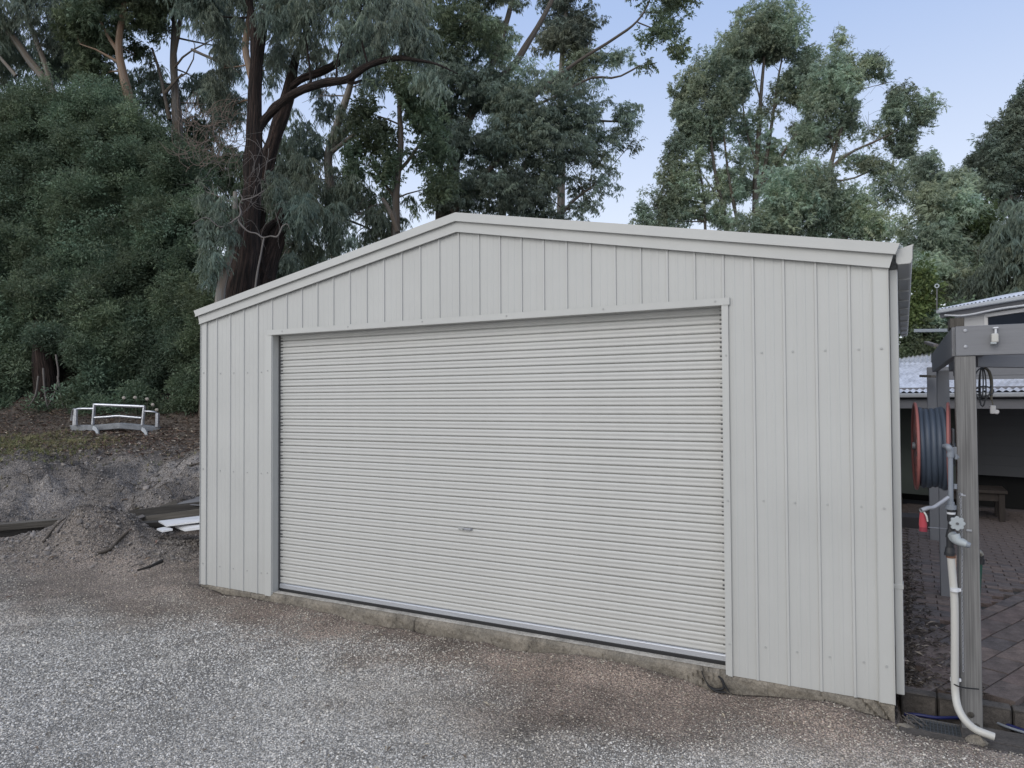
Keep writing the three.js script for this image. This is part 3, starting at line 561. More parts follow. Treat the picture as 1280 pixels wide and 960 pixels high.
// ---------------------------------------------------------------- stacked scrap at the foot of the bank
{
  const B = (name, label, cat, a, b, w, h, m, roll = 0, r = 0.006) => tag(mesh(name, beam(a, b, w, h, r, roll), m), label, cat);
  B('timber_beam', 'long grey timber beam at the far left foot of the bank', 'timber', at(-40, 662, 9.1), at(124, 648, 9.5), 0.09, 0.06, M.oldTimber, 0.3);
  B('timber_beam', 'dark wet beam lying under the long grey beam', 'timber', at(-40, 671, 9.2), at(104, 657, 9.55), 0.09, 0.10, M.oldTimberDark);
  B('timber_plank', 'dark plank lying behind the soil heap, lowest of the stack', 'timber', at(135, 653.5, 9.9), at(262, 645, 9.4), 0.07, 0.14, M.oldTimberDark, 1.5);
  B('timber_plank', 'long dark board on top of the stack behind the soil heap', 'timber', at(140, 648, 10.0), at(262, 633, 9.6), 0.05, 0.16, M.oldTimberDark, 1.5);
  B('timber_plank', 'brown plank edge just above the white panels', 'timber', at(165, 653, 9.55), at(264, 640, 9.3), 0.045, 0.12, M.oldTimber, 1.5);
  B('split_stake', 'pale splintered stake pointing left out of the stack', 'stake', at(160, 653, 9.3), at(180, 645, 9.5), 0.03, 0.06, M.dead, 0.4);
  B('timber_beam', 'short dark beam end below the ribbed sheet', 'timber', at(168, 656.5, 9.4), at(208, 654, 9.35), 0.07, 0.09, M.oldTimberDark, 0.2);
  B('timber_plank', 'short weathered board resting under the ribbed sheet edge', 'timber', at(197, 640, 9.8), at(222, 629.5, 9.9), 0.03, 0.12, M.oldTimber, 1.3);
  { // ribbed sheet leaning up the pile
    const a = at(206, 637, 9.9), b = at(270, 626, 9.4), c = at(268, 611, 10.5), d = at(222, 629, 10.6), rows = [];
    for (let i = 0; i <= 60; i++) { const t = i / 60, p = a.clone().lerp(d, t), q = b.clone().lerp(c, t), k = 0.012 * Math.sin(i * 2.1), row = []; for (let j = 0; j <= 6; j++) { const w = p.clone().lerp(q, j / 6); row.push([w.x, w.y + k + 0.03 * Math.sin(j), w.z]); } rows.push(row); }
    tag(mesh('ribbed_sheet', sweepQuads(rows), std(0.12, 0.12, 0.125, 0.7)), 'dark ribbed sheet on top of the scrap stack beside the shed', 'sheet');
  }
  const slab4 = (name, label, a, b, c, d, h) => { const P = [], up = V(0, -h, 0), t = [a, b, c, d], l = t.map((p) => p.clone().add(up)); const q = (w, x, y, z) => P.push(...[w, x, y, w, y, z].flatMap((p) => p.toArray())); q(...t); q(...l.slice().reverse()); for (let i = 0; i < 4; i++) q(t[i], l[i], l[(i + 1) % 4], t[(i + 1) % 4]); tag(mesh(name, fromTris(P), M.white), label, 'board'); };
  slab4('white_board', 'white sheet panel on top at the left corner of the shed', at(198, 651, 9.1), at(208, 656.5, 8.7), at(275, 648, 8.2), at(275, 641.5, 8.9), 0.018);
  slab4('white_board', 'lower white panel sticking out under the top white panel', at(219, 656.5, 8.8), at(231, 661, 8.5), at(275, 655.5, 8.1), at(275, 650, 8.7), 0.03);
  slab4('white_board', 'small white offcut at the lower left tip of the white panels', at(196, 660.5, 8.75), at(203, 663.5, 8.6), at(216, 661, 8.6), at(208, 658, 8.8), 0.02);
  const stick = (label, pts, r0, r1, m = M.twig) => tag(mesh('stick', limb(pts, pts.map((_, i) => lerp(r0, r1, i / (pts.length - 1))), 7, 0.08, 0.12), m), label, 'stick');
  const G = (u, v, d, up = 0.02) => { const p = at(u, v, d); p.y = Math.max(p.y, ground(p.x, p.z) + up); return p; };
  stick('straight dark stick lying across the left flank of the soil heap', [G(54, 679, 8.3), G(70, 667, 8.5), G(88, 652, 8.75)], 0.014, 0.009);
  stick('pale short stick beside the dark stick on the soil heap', [G(71, 671, 8.4), G(85, 663, 8.5)], 0.016, 0.007, M.dead);
  stick('dark root running down the right flank of the soil heap', [G(160, 664, 8.5), G(147, 679, 8.35), G(138, 690, 8.2), G(122, 700, 8.1)], 0.014, 0.02);
  stick('blackened stick lying flat right of the soil heap', [G(172, 713, 7.5), G(188, 708, 7.6), G(203, 701, 7.75)], 0.010, 0.02, M.oldTimberDark);
  stick('dead branch leaning on the bank near the shed corner', [G(219, 605, 11.4), G(232, 592, 11.5), G(243, 582, 11.6)], 0.012, 0.006, M.dead);
  { const r = rngOf(47), rt = []; for (let k = 0; k < 60; k++) { const sx = lerp(-10.5, -4.4, r()), n = V(-0.445, 0, -0.895), t = 0.2 + 1.5 * r(), b = V(-6.3, 0, -1).addScaledVector(V(0.895, 0, -0.445), lerp(-4.5, 2.6, r())).addScaledVector(n, t), pts = []; let p = V(b.x, ground(b.x, b.z), b.z), a = 6.28 * r(); for (let q = 0; q < 5; q++) { pts.push(V(p.x, Math.max(p.y, ground(p.x, p.z)) + 0.012 + 0.01 * r(), p.z)); a += 1.2 * (r() - 0.5); p = V(p.x + 0.09 * Math.cos(a), 0, p.z + 0.09 * Math.sin(a)); } rt.push(limb(pts, [0.007, 0.006, 0.005, 0.004, 0.002].map((w) => w * (0.5 + r())), 5, 0.05, 0.1, k)); } tag(mesh('bank_roots', rt, M.twig), 'fine roots and twigs strewn over the cut face of the bank', 'roots', undefined, 'stuff'); }
  stick('dark root poking out of the bank near the shed corner', [G(236, 608, 11.2), G(250, 600, 11.3)], 0.02, 0.012);
}

// ---------------------------------------------------------------- right side: paving, kerb, drain
{
  const y = -0.045;
  const base = struct('paved_base', bx(9, 0.14, 12.6, 3.02 + 4.5, y - 0.07 - 0.035, -0.42 - 6.3), std(0.055, 0.05, 0.045, 0.95), 'sandy bed under the brick paving');
  const r = rngOf(41);
  const mats = [[0.115, 0.095, 0.092], [0.135, 0.105, 0.10], [0.10, 0.088, 0.09], [0.125, 0.108, 0.108], [0.15, 0.12, 0.112]].map((c) => std(c[0] * 2.15, c[1] * 2.12, c[2] * 2.05, 0.85, { map: rp(T.conc, 1.3), bumpMap: rp(T.concBump, 3), bumpScale: 0.004 }));
  const pav = new THREE.Group(); pav.name = 'paving'; pav.userData.kind = 'structure'; pav.userData.label = 'worn reddish grey brick paving beside the shed'; scene.add(pav);
  const geo = {}; const brick = (w, l, a, x, z, parts) => {
    const key = w + '_' + l; geo[key] ??= metreUV(clean(new RoundedBoxGeometry(w - 0.007, 0.06, l - 0.007, 1, 0.006)));
    const m = mats[Math.floor(r() * mats.length)], dy = y - 0.03 + 0.006 * (r() - 0.5);
    if (parts) { const o = new THREE.Mesh(geo[key], m); o.name = partName(pav, 'brick'); o.position.set(x, dy, z); o.rotation.set(0.012 * (r() - 0.5), a, 0.012 * (r() - 0.5)); o.castShadow = o.receiveShadow = true; pav.add(o); } else rest.push(geo[key].clone().rotateY(a).translate(x, dy, z));
  };
  const rest = [];
  // the soldier course runs back and to the right; large pavers lie in front of it, brick rows behind it
  const dir = V(0.41, 0, -0.912).normalize(), nrm = V(0.912, 0, 0.41).normalize(), O = V(3.573, 0, -2.2), ang = Math.atan2(dir.x, dir.z) ;
  const inside = (x, z) => x > 3.06 && x < 8 && z < -0.44 && z > -9.5;
  for (let i = -12; i < 26; i++) { const p = O.clone().addScaledVector(dir, i * 0.23 + 0.1).addScaledVector(nrm, -0.06); if (inside(p.x, p.z)) brick(0.115, 0.23, ang, p.x, p.z, i < 14); }
  for (let c = 0; c < 16; c++) for (let i = -14; i < 26; i++) { const p = O.clone().addScaledVector(dir, (i + 0.5 * (c % 2)) * 0.31).addScaledVector(nrm, 0.10 + c * 0.19); if (inside(p.x, p.z)) brick(0.19, 0.31, ang, p.x, p.z, c < 7 && i < 10); }
  for (let c = 0; c < 90; c++) for (let i = 0; i < 26; i++) { // rows run across
    const z = -0.50 - c * 0.105, x = 3.10 + (i + 0.5 * (c % 2) + 0.12 * (hash3(c, 3, 1) - 0.5)) * 0.215, p = V(x, 0, z), d = p.clone().sub(O).dot(nrm);
    if (d < -0.17 && inside(x, z)) brick(0.215, 0.105, 0, x, z, c < 42);
  }
  const so = mesh('brick_rows', rest.map((g) => g), mats[0], pav); so.userData.kind = 'stuff';
  // leaf litter along the shed wall
  const list = [], P = []; P.push(-1, 0, 0, 0, 0.2, 0.28, 1, 0, 0, -1, 0, 0, 1, 0, 0, 0, 0.2, -0.28); const lg = fromTris(P);
  for (let i = 0; i < 1900; i++) { const z = -0.45 - 7.5 * r() * r(), w = 0.03 + 0.42 * Math.pow(r(), 2.8) * (0.35 + 0.65 * sstep(-3, -0.6, z)), b = 0.4 + r(), s = 0.012 + 0.03 * r() * r(); list.push([mat4(V(3.04 + w, y + 0.006 + 0.012 * r(), z), quat(0.8 * (r() - 0.5), 6.28 * r(), 0.8 * (r() - 0.5)), s), r() < 0.75 ? col(0.075 * b, 0.058 * b, 0.045 * b) : col(0.25 * b, 0.21 * b, 0.17 * b)]); }
  scatter('leaf_debris', 'dark leaf debris swept along the shed wall on the paving', 'leaf debris', lg, std(1, 1, 1, 0.9), list);
}
{
  const kerb = new THREE.Group(); kerb.name = 'kerb'; kerb.userData.kind = 'structure'; kerb.userData.label = 'low concrete kerb along the front of the brick paving'; scene.add(kerb);
  const m = std(0.15, 0.135, 0.125, 0.9, { map: rp(T.conc, 1.2), bumpMap: rp(T.concBump, 2), bumpScale: 0.006 });
  for (const [a, b] of [[3.03, 3.222], [3.228, 3.60], [3.606, 4.0], [4.006, 4.4], [4.406, 4.8], [4.806, 5.2]]) mesh('kerb_block', rbx(b - a, 0.20, 0.10, (a + b) / 2, -0.142, -0.375, 0.01), m, kerb);
  struct('drain_channel', bx(2.6, 0.05, 0.34, 4.32, -0.245, -0.155), m, 'concrete drain channel in front of the kerb');
  const strip = []; for (const [a, b] of [[3.02, 3.42], [3.425, 3.95], [3.955, 4.6], [4.605, 5.4]]) strip.push(rbx(b - a, 0.10, 0.09, (a + b) / 2, -0.168, 0.055, 0.008));
  struct('concrete_edging', strip, m, 'narrow concrete edging strip between gravel and drain');
  const apron = rbx(2.2, 0.1, 0.20, 4.43, -0.178, -0.12, 0.01); struct('concrete_apron', apron, m, 'rough concrete footing strip around the pergola post');
  // drain grate and dirt
  const g = []; for (let i = 0; i < 15; i++) g.push(rbx(0.005, 0.022, 0.19, 3.07 + i * 0.0185, -0.145, -0.09, 0.001)); for (let j = 0; j < 5; j++) g.push(rbx(0.27, 0.018, 0.005, 3.20, -0.147, -0.17 + j * 0.04, 0.001));
  const o = thing('drain_grate', 'dark metal drain grate in the channel beside the shed corner', 'grate', [3.2, -0.2, -0.09]); mesh('grid', g, std(0.11, 0.12, 0.13, 0.5, { metalness: 0.5 }), o); for (const z of [0.005, -0.185]) mesh('rim', rbx(0.285, 0.03, 0.008, 3.2, -0.145, z, 0.002), M.track, o);
  tag(mesh('rubble_stone', (() => { const q = new THREE.IcosahedronGeometry(0.045, 2), p = q.attributes.position; for (let i = 0; i < p.count; i++) { const k = 1 + 0.35 * noise3(p.getX(i) * 30, p.getY(i) * 30, p.getZ(i) * 30); p.setXYZ(i, p.getX(i) * k * 1.2, p.getY(i) * k * 0.8, p.getZ(i) * k); } q.computeVertexNormals(); return metreUV(clean(q).translate(3.055, -0.15, 0.0)); })(), M.concrete), 'broken lump of concrete at the right foot of the shed', 'rubble');
  tag(mesh('rubble_stone', (() => { const q = new THREE.IcosahedronGeometry(0.04, 2), p = q.attributes.position; for (let i = 0; i < p.count; i++) { const k = 1 + 0.35 * noise3(p.getX(i) * 30 + 4, p.getY(i) * 30, p.getZ(i) * 30); p.setXYZ(i, p.getX(i) * k * 1.5, p.getY(i) * k, p.getZ(i) * k); } q.computeVertexNormals(); return metreUV(clean(q).translate(3.40, -0.125, 0.055)); })(), M.concrete), 'small rough stone at the lower end of the white pipe', 'rubble');
}
// ---------------------------------------------------------------- pergola
{
  const o = thing('pergola', 'weathered grey timber pergola with square posts and heavy beams', 'pergola', [3.38, -0.1, -0.2]);
  const P1 = 3.392, P2 = 3.394, P3 = 3.40;
  const post = (x, z, y0, y1, w, m) => mesh('post', beam(V(x, y0, z), V(x, y1, z), w, w, 0.006), m, o);
  const p1 = post(P1, -0.2, -0.16, 2.02, 0.104, M.timber);
  post(P2, -3.0, -0.09, 2.03, 0.10, M.paintTimber); post(P3, -6.0, -0.09, 2.17, 0.12, M.paintTimber);
  const fb = mesh('front_beam', beam(V(3.346, 2.107, -0.165), V(6.4, 2.107, -0.165), 0.172, 0.045, 0.003), M.paintTimber, o);
  const bolts = []; for (const [x, y] of [[3.394, 2.166], [3.394, 2.073]]) bolts.push(clean(new THREE.SphereGeometry(0.011, 12, 6, 0, 6.29, 0, 1.57).rotateX(Math.PI / 2).scale(1, 1, 0.5).translate(x, y, -0.1425)));
  for (const b of bolts) mesh('bolt', b, M.galv, fb);
  for (const [x, y] of [[3.386, -0.045], [3.412, -0.105]]) mesh('bolt', clean(new THREE.SphereGeometry(0.017, 12, 6, 0, 6.29, 0, 1.57).rotateX(Math.PI / 2).scale(1, 1, 0.6).translate(x, y, -0.144)), M.oldTimber, p1);
  mesh('side_beam', beam(V(3.352, 2.107, -0.20), V(3.335, 2.107, -3.12), 0.172, 0.045, 0.003), M.paintTimber, o);
  mesh('side_beam', beam(V(3.47, 2.107, -0.24), V(3.47, 2.107, -3.12), 0.172, 0.045, 0.003), M.paintTimber, o);
  mesh('packer', rbx(0.075, 0.06, 0.22, 3.36, 2.224, -0.36, 0.004), M.oldTimber, o);
  mesh('cross_beam', beam(V(3.48, 2.06, -3.02), V(7.5, 2.06, -3.02), 0.17, 0.05, 0.003), M.paintTimber, o);
  mesh('cross_beam', beam(V(3.48, 2.09, -6.02), V(8.5, 2.09, -6.02), 0.17, 0.05, 0.003), M.paintTimber, o);
  mesh('rafter', beam(V(3.45, 2.04, -0.32), V(4.9, 2.02, -1.6), 0.16, 0.05, 0.003), M.paintTimber, o);
  mesh('loose_batten', beam(at(1158, 428, 9), at(1170, 432, 8.2), 0.03, 0.05, 0.003), M.dead, o);
  mesh('post_cap', beam(at(1156, 470, 9.2), at(1171, 470.5, 9.0), 0.03, 0.16, 0.003), M.oldTimber, o);
  // flood lamp on the front beam
  const L = thing('sensor_lamp', 'small white lamp housing fixed to the front pergola beam', 'lamp', [3.535, 2.1, -0.12]);
  mesh('housing', rbx(0.036, 0.052, 0.045, 3.534, 2.115, -0.118, 0.008), M.pvc, L);
  mesh('cover', rbx(0.030, 0.014, 0.035, 3.527, 2.086, -0.115, 0.005), M.greyPlastic, L);
  mesh('stem', cyl(V(3.540, 2.14, -0.125), V(3.540, 2.17, -0.125), 0.006), M.white, L);
  mesh('cap', rbx(0.026, 0.008, 0.022, 3.540, 2.174, -0.125, 0.003), M.white, L);
}
{ // coiled cable with its socket, hung from the rafter
  const A = (u, v, d = 4.45) => at(u, v, d);
  const o = thing('extension_cable', 'coiled dark cable hanging under the pergola beam with a socket', 'cable', A(1230, 458));
  const loop = (cx, cy, rx, ry, d) => { const pts = []; for (let i = 0; i < 16; i++) { const a = i / 16 * 6.283; pts.push(A(cx + rx * Math.sin(a), cy - ry * Math.cos(a), d + 0.02 * Math.sin(a * 2))); } return tube(pts, 0.0042, 48, 6, true); };
  mesh('loop', loop(1228, 480, 11, 20, 4.45), M.cable, o); mesh('loop', loop(1228, 484, 4.5, 24, 4.47), M.cable, o); mesh('loop', loop(1227, 478, 2, 19, 4.44), M.cable, o); mesh('loop', loop(1230, 489, 12, 6, 4.46), M.cable, o);
  mesh('bundle', limb([A(1231, 459), A(1236, 464), A(1239, 474), A(1239.5, 486), A(1239, 500)], [0.006, 0.009, 0.0095, 0.009, 0.007], 8, 0.03, 0.1), M.cableTan, o);
  mesh('tail', tube([A(1239, 498), A(1240.5, 503), A(1241, 508)], 0.004, 10, 6), M.cableTan, o);
  const s = A(1241, 512), q = A(1245.5, 515);
  mesh('socket', [rbx(0.03, 0.052, 0.03, s.x, s.y, s.z, 0.005), clean(new THREE.CylinderGeometry(0.013, 0.013, 0.022, 12).rotateX(1.3).translate(q.x, q.y, q.z + 0.01))], M.board, o);
}
// ---------------------------------------------------------------- hose reel
{
  const cx = 3.226, cy = 1.480, cz = -0.34, R = 0.262;
  const o = thing('hose_reel', 'hose reel with two red discs and thick blue black hose', 'hose reel', [cx, cy, cz]);
  const disc = (x, ry) => {
    const g = []; const t = new THREE.TorusGeometry(R, 0.009, 8, 48).rotateY(Math.PI / 2); g.push(clean(t));
    const ring = new THREE.RingGeometry(0.15, R, 40, 3); const p = ring.attributes.position; for (let i = 0; i < p.count; i++) { const q = Math.hypot(p.getX(i), p.getY(i)); p.setZ(i, 0.010 * Math.sin((q - 0.15) / 0.112 * 3.14)); } ring.computeVertexNormals(); g.push(clean(ring.rotateY(Math.PI / 2)));
    for (let k = 0; k < 4; k++) g.push(clean(new THREE.BoxGeometry(0.004, 0.32, 0.05).rotateX(k * Math.PI / 4)));
    return g.map((q) => q.rotateY(ry).translate(x, cy, cz));
  };
  mesh('disc', disc(cx - 0.092, 0.05), M.red, o); mesh('disc', disc(cx + 0.085, -0.06), M.red, o);
  mesh('drum', cyl(V(cx - 0.09, cy, cz), V(cx + 0.085, cy, cz), 0.11, 0.11, 28), M.track, o);
  mesh('axle', cyl(V(cx - 0.11, cy, cz), V(cx + 0.14, cy, cz), 0.022), M.greyPvc, o);
  mesh('mount', [rbx(0.012, 0.22, 0.09, cx + 0.105, cy, cz + 0.04, 0.003), rbx(0.05, 0.06, 0.14, cx + 0.115, cy - 0.02, cz + 0.12, 0.004)], M.greyPvc, o);
  const pts = []; const N = 26; // layers of hose wound side by side
  for (let layer = 0; layer < 3; layer++) for (let w = 0; w < 4; w++) for (let k = 0; k < N; k++) {
    const f = (w + k / N) / 4, x = cx + (layer % 2 ? lerp(0.058, -0.066, f) : lerp(-0.068, 0.056, f)), rr = 0.145 + 0.037 * layer + 0.004 * Math.sin(k * 0.9 + w * 2 + layer), a = k / N * 6.283;
    pts.push(V(x, cy + rr * Math.cos(a) - 0.008 * layer * (Math.cos(a) < 0 ? 1 : 0.2), cz + rr * Math.sin(a)));
  }
  mesh('hose', tube(pts, 0.0198, 12 * 34, 10), M.hose, o);
  const lp = []; for (let k = 0; k <= 20; k++) { const a = -0.9 + k / 20 * 5.2, rr = 0.236; lp.push(V(cx + 0.03 + 0.035 * Math.sin(a * 0.6 + 0.4), cy + rr * Math.cos(a) - 0.012, cz + rr * Math.sin(a))); }
  mesh('hose', tube(lp, 0.0195, 60, 10), M.hose, o);
}
{ // standpipe with valves, tap and the white supply pipe
  const D = 4.13, A = (u, v, d = D) => at(u, v, d);
  const o = thing('standpipe', 'grey and black standpipe with valves clamped to the pergola post', 'standpipe', A(1189, 690));
  mesh('riser', cyl(A(1188.5, 632), A(1188, 566), 0.0135), M.greyPvc, o);
  mesh('elbow', [limb([A(1188, 572), A(1188, 564), A(1186, 559.5), A(1181, 557.5, 4.2)], [0.0165, 0.018, 0.0175, 0.016], 12, 0.01, 0), cyl(A(1188, 571), A(1188, 567), 0.019)], M.greyPvc, o);
  mesh('pipe_clip', [rbx(0.05, 0.014, 0.02, A(1193, 571.5).x, A(1193, 571.5).y, A(1193, 571.5, 4.15).z, 0.003), cyl(A(1195, 574), A(1195, 568), 0.009)], M.greyPvc, o);
  mesh('coupling', [cyl(A(1188.5, 637), A(1188.5, 627), 0.019), cyl(A(1188.5, 636.5), A(1188.5, 631.5), 0.0285, 0.0285, 8)], M.greyPvc, o); mesh('pipe_clip', cyl(A(1194, 611), A(1194, 605), 0.01), M.greyPvc, o);
  mesh('black_coupling', [cyl(A(1188.8, 651), A(1188.7, 637), 0.021), cyl(A(1188.5, 662), A(1188.8, 651), 0.017), cyl(A(1187.5, 672), A(1188.4, 661), 0.024, 0.02), cyl(A(1187.5, 684), A(1187.5, 671), 0.019), cyl(A(1187, 691), A(1187.4, 684), 0.027, 0.023, 10), cyl(A(1187, 694), A(1187, 690.5), 0.028)], M.blackPlastic, o);
  mesh('band', cyl(A(1188.8, 642.5), A(1188.8, 640), 0.0222), M.white, o);
  { // lobed hand wheel facing the yard
    const c = A(1196, 654, 4.06), s = new THREE.Shape(); for (let i = 0; i <= 64; i++) { const a = i / 64 * 6.283, rr = 0.034 + 0.004 * Math.cos(a * 8); i ? s.lineTo(rr * Math.cos(a), rr * Math.sin(a)) : s.moveTo(rr * Math.cos(a), rr * Math.sin(a)); }
    const g = clean(new THREE.ExtrudeGeometry(s, { depth: 0.010, bevelEnabled: true, bevelSize: 0.003, bevelThickness: 0.003, bevelSegments: 2 })).rotateY(0.25).translate(c.x, c.y, c.z);
    mesh('hand_wheel', [g], M.greyPlastic, o); mesh('wheel_nut', cyl(V(c.x, c.y, c.z + 0.008), V(c.x + 0.003, c.y, c.z + 0.02), 0.007), M.track, o);
    mesh('valve_stem', cyl(c, A(1189, 660, 4.14), 0.012), M.blackPlastic, o);
  }
  mesh('tap', [limb([A(1190, 668), A(1193, 673, 4.08), A(1199, 677, 4.03), A(1207, 680, 4.0), A(1212, 682, 3.99)], [0.024, 0.026, 0.022, 0.017, 0.015], 14, 0.01, 0), cyl(A(1205, 679, 4.01), A(1202, 677.5, 4.03), 0.022), cyl(A(1193, 668, 4.06), A(1196, 676, 4.05), 0.026, 0.024)], M.greyPlastic, o);
  mesh('tap_mouth', cyl(A(1208, 680.5, 3.998), A(1213, 682.2, 3.986), 0.018, 0.014), M.greyPvc, o);
  // lever with the red nozzle hanging on it
  const lv = [A(1185, 622, 4.10), A(1175, 629, 4.08), A(1166, 634.5, 4.06), A(1160, 635, 4.05), A(1151, 638, 4.04)];
  mesh('lever', limb(lv, [0.012, 0.011, 0.011, 0.012, 0.013], 8, 0.01, 0), M.galv, o);
  const n = thing('hose_nozzle', 'red hose nozzle hanging from the lever beside the post', 'nozzle', A(1154, 652, 4.05));
  mesh('body', limb([A(1152.5, 640, 4.05), A(1153, 646, 4.05), A(1153.8, 655, 4.05), A(1154, 659, 4.05)], [0.011, 0.016, 0.021, 0.019], 16, 0.006, 0.05), M.redBright, n);
  mesh('mouth', cyl(A(1154, 664, 4.05), A(1154, 658.5, 4.05), 0.021, 0.02), std(0.20, 0.015, 0.03, 0.5), n);
  mesh('trigger', limb([A(1155, 640, 4.04), A(1158, 645, 4.03), A(1159.5, 652, 4.03)], [0.005, 0.005, 0.004], 8, 0.01, 0), M.pvc, n);
  tag(mesh('tie_wire', tube([A(1160, 659, 4.06), A(1172, 660, 4.08), A(1184, 661, 4.11)], 0.0016, 12, 5), M.galv), 'thin wire running from the nozzle to the standpipe', 'wire');
  // white pipe
  const w = thing('white_pipe', 'white plastic pipe rising from the gravel beside the pergola post', 'pipe', A(1194, 800));
  mesh('pipe', limb([A(1243, 921, 3.92), A(1232, 917, 3.94), A(1219, 911.5, 3.97), A(1207, 901, 4.0), A(1198, 886, 4.04), A(1194.3, 868, 4.08), A(1193.5, 845, 4.09), A(1193.5, 800, 4.10), A(1193, 750, 4.11), A(1191, 724, 4.12), A(1188.5, 696, 4.13)], Array(11).fill(0.0205), 16, 0.04, 0), M.pvc, w);
  mesh('rusty_pipe', limb([A(1191.5, 738, 4.115), A(1192, 720, 4.12), A(1192.2, 694, 4.13)], [0.012, 0.013, 0.013], 10, 0.04, 0), std(0.50, 0.36, 0.26, 0.6), w);
  for (const v of [737, 849.5]) { const p = A(1193, v, 4.10), q = A(1199.5, v + 0.5, 4.09); mesh('pipe_strap', [cyl(A(1193.4, v + 2, 4.1), A(1193.4, v - 2, 4.1), 0.0235), rbx(0.016, 0.016, 0.02, q.x, q.y, q.z, 0.003)], M.white, w); }
  mesh('rust_ring', cyl(A(1188.6, 697, 4.13), A(1188.5, 692.5, 4.13), 0.0245), M.rust, w);
  tag(mesh('cable_tie', tube([A(1189, 853, 4.10), A(1195, 856.5, 4.065), A(1205, 859.5, 4.10), A(1223.5, 861.5, 4.10)], 0.004, 20, 6), M.rubber), 'black cable tie round the white pipe and post', 'cable tie');
  // chain down the post
  const ch = thing('chain', 'thin galvanised chain hanging down the face of the front post', 'chain', A(1203, 730, 4.12));
  const links = []; const cpts = [[1200.5, 618], [1201.5, 640], [1202.5, 690], [1202.3, 740], [1203.3, 790], [1203.8, 830], [1204, 838]];
  let total = 0; for (let k = 0; k < 62; k++) { const v = lerp(618, 838, k / 61), u = pl(cpts.map(([a, b]) => [b, a]), v), p = A(u, v, 4.125); links.push(clean(new THREE.TorusGeometry(0.0065, 0.0018, 5, 10).scale(0.75, 1.35, 1).rotateY(k % 2 ? 0.5 : 2.1).translate(p.x, p.y, p.z))); }
  const lk = mesh('links', links, M.galv, ch); lk.userData.kind = 'stuff';
  mesh('hook', [cyl(A(1199, 618, 4.14), A(1202.5, 618, 4.10), 0.006), rbx(0.03, 0.008, 0.01, A(1203, 619, 4.13).x, A(1203, 619).y, A(1203, 619, 4.12).z, 0.002)], M.galv, ch);
  tag(mesh('staple', rbx(0.028, 0.012, 0.006, A(1212, 664.5, 4.13).x, A(1212, 664.5, 4.13).y, -0.142, 0.002), M.galv), 'small metal label plate nailed to the front post', 'plate');
  // green garden hose on a tap behind the post
  const gh = thing('garden_hose', 'green garden hose hanging from a black tap behind the post', 'hose', A(1224, 720, 4.5));
  mesh('hose', limb([A(1222, 770, 4.5), A(1223.5, 745, 4.5), A(1224.5, 722, 4.5), A(1225.5, 704, 4.5)], [0.009, 0.0095, 0.011, 0.012], 10, 0.04, 0), M.green, gh);
  mesh('connector', [cyl(A(1226, 705, 4.5), A(1226.3, 698, 4.5), 0.02), cyl(A(1226.3, 698, 4.5), A(1227, 692, 4.5), 0.014)], M.blackPlastic, gh);
  mesh('tap', limb([A(1222, 688, 4.5), A(1225, 690, 4.48), A(1227.5, 694, 4.48)], [0.012, 0.014, 0.012], 10, 0.02, 0), std(0.25, 0.24, 0.21, 0.5, { metalness: 0.5 }), gh);
  // hoses lying in the drain
  const dz = (u, v) => { const t = at(u, v, 1).sub(CAM), k = (-0.135 - CAM.y) / t.y; return CAM.clone().addScaledVector(t, k); };
  tag(mesh('ground_hose', tube([V(3.05, -0.15, -0.25), dz(1143, 893), dz(1170, 897), dz(1196, 897), dz(1226, 897.5), dz(1245, 901), dz(1265, 908), dz(1290, 917), dz(1330, 930)], 0.010, 60, 8), M.blue), 'dark blue hose lying in the drain and over the apron', 'hose');
  tag(mesh('ground_hose', tube([dz(1223, 884), dz(1229, 892), dz(1238, 899), dz(1252, 906), dz(1275, 914), dz(1310, 924)], 0.008, 40, 8), M.greyPvc), 'thin grey hose beside the blue hose at the post foot', 'hose');
  const rt = []; const r = rngOf(44); for (let k = 0; k < 14; k++) { const a = V(3.03 + 0.04 * r(), -0.08 - 0.05 * r(), -0.12 + 0.12 * r()), b = V(3.07 + 0.12 * r(), -0.14 - 0.03 * r(), -0.14 + 0.14 * r()), m = a.clone().lerp(b, 0.5).add(V(0.03 * (r() - 0.5), 0.03 * r(), 0.02)); rt.push(tube([a, m, b], 0.0025, 8, 5)); }
  const ro = tag(mesh('dry_roots', rt, M.dead), 'tangle of dry roots at the right corner of the slab', 'roots');
}
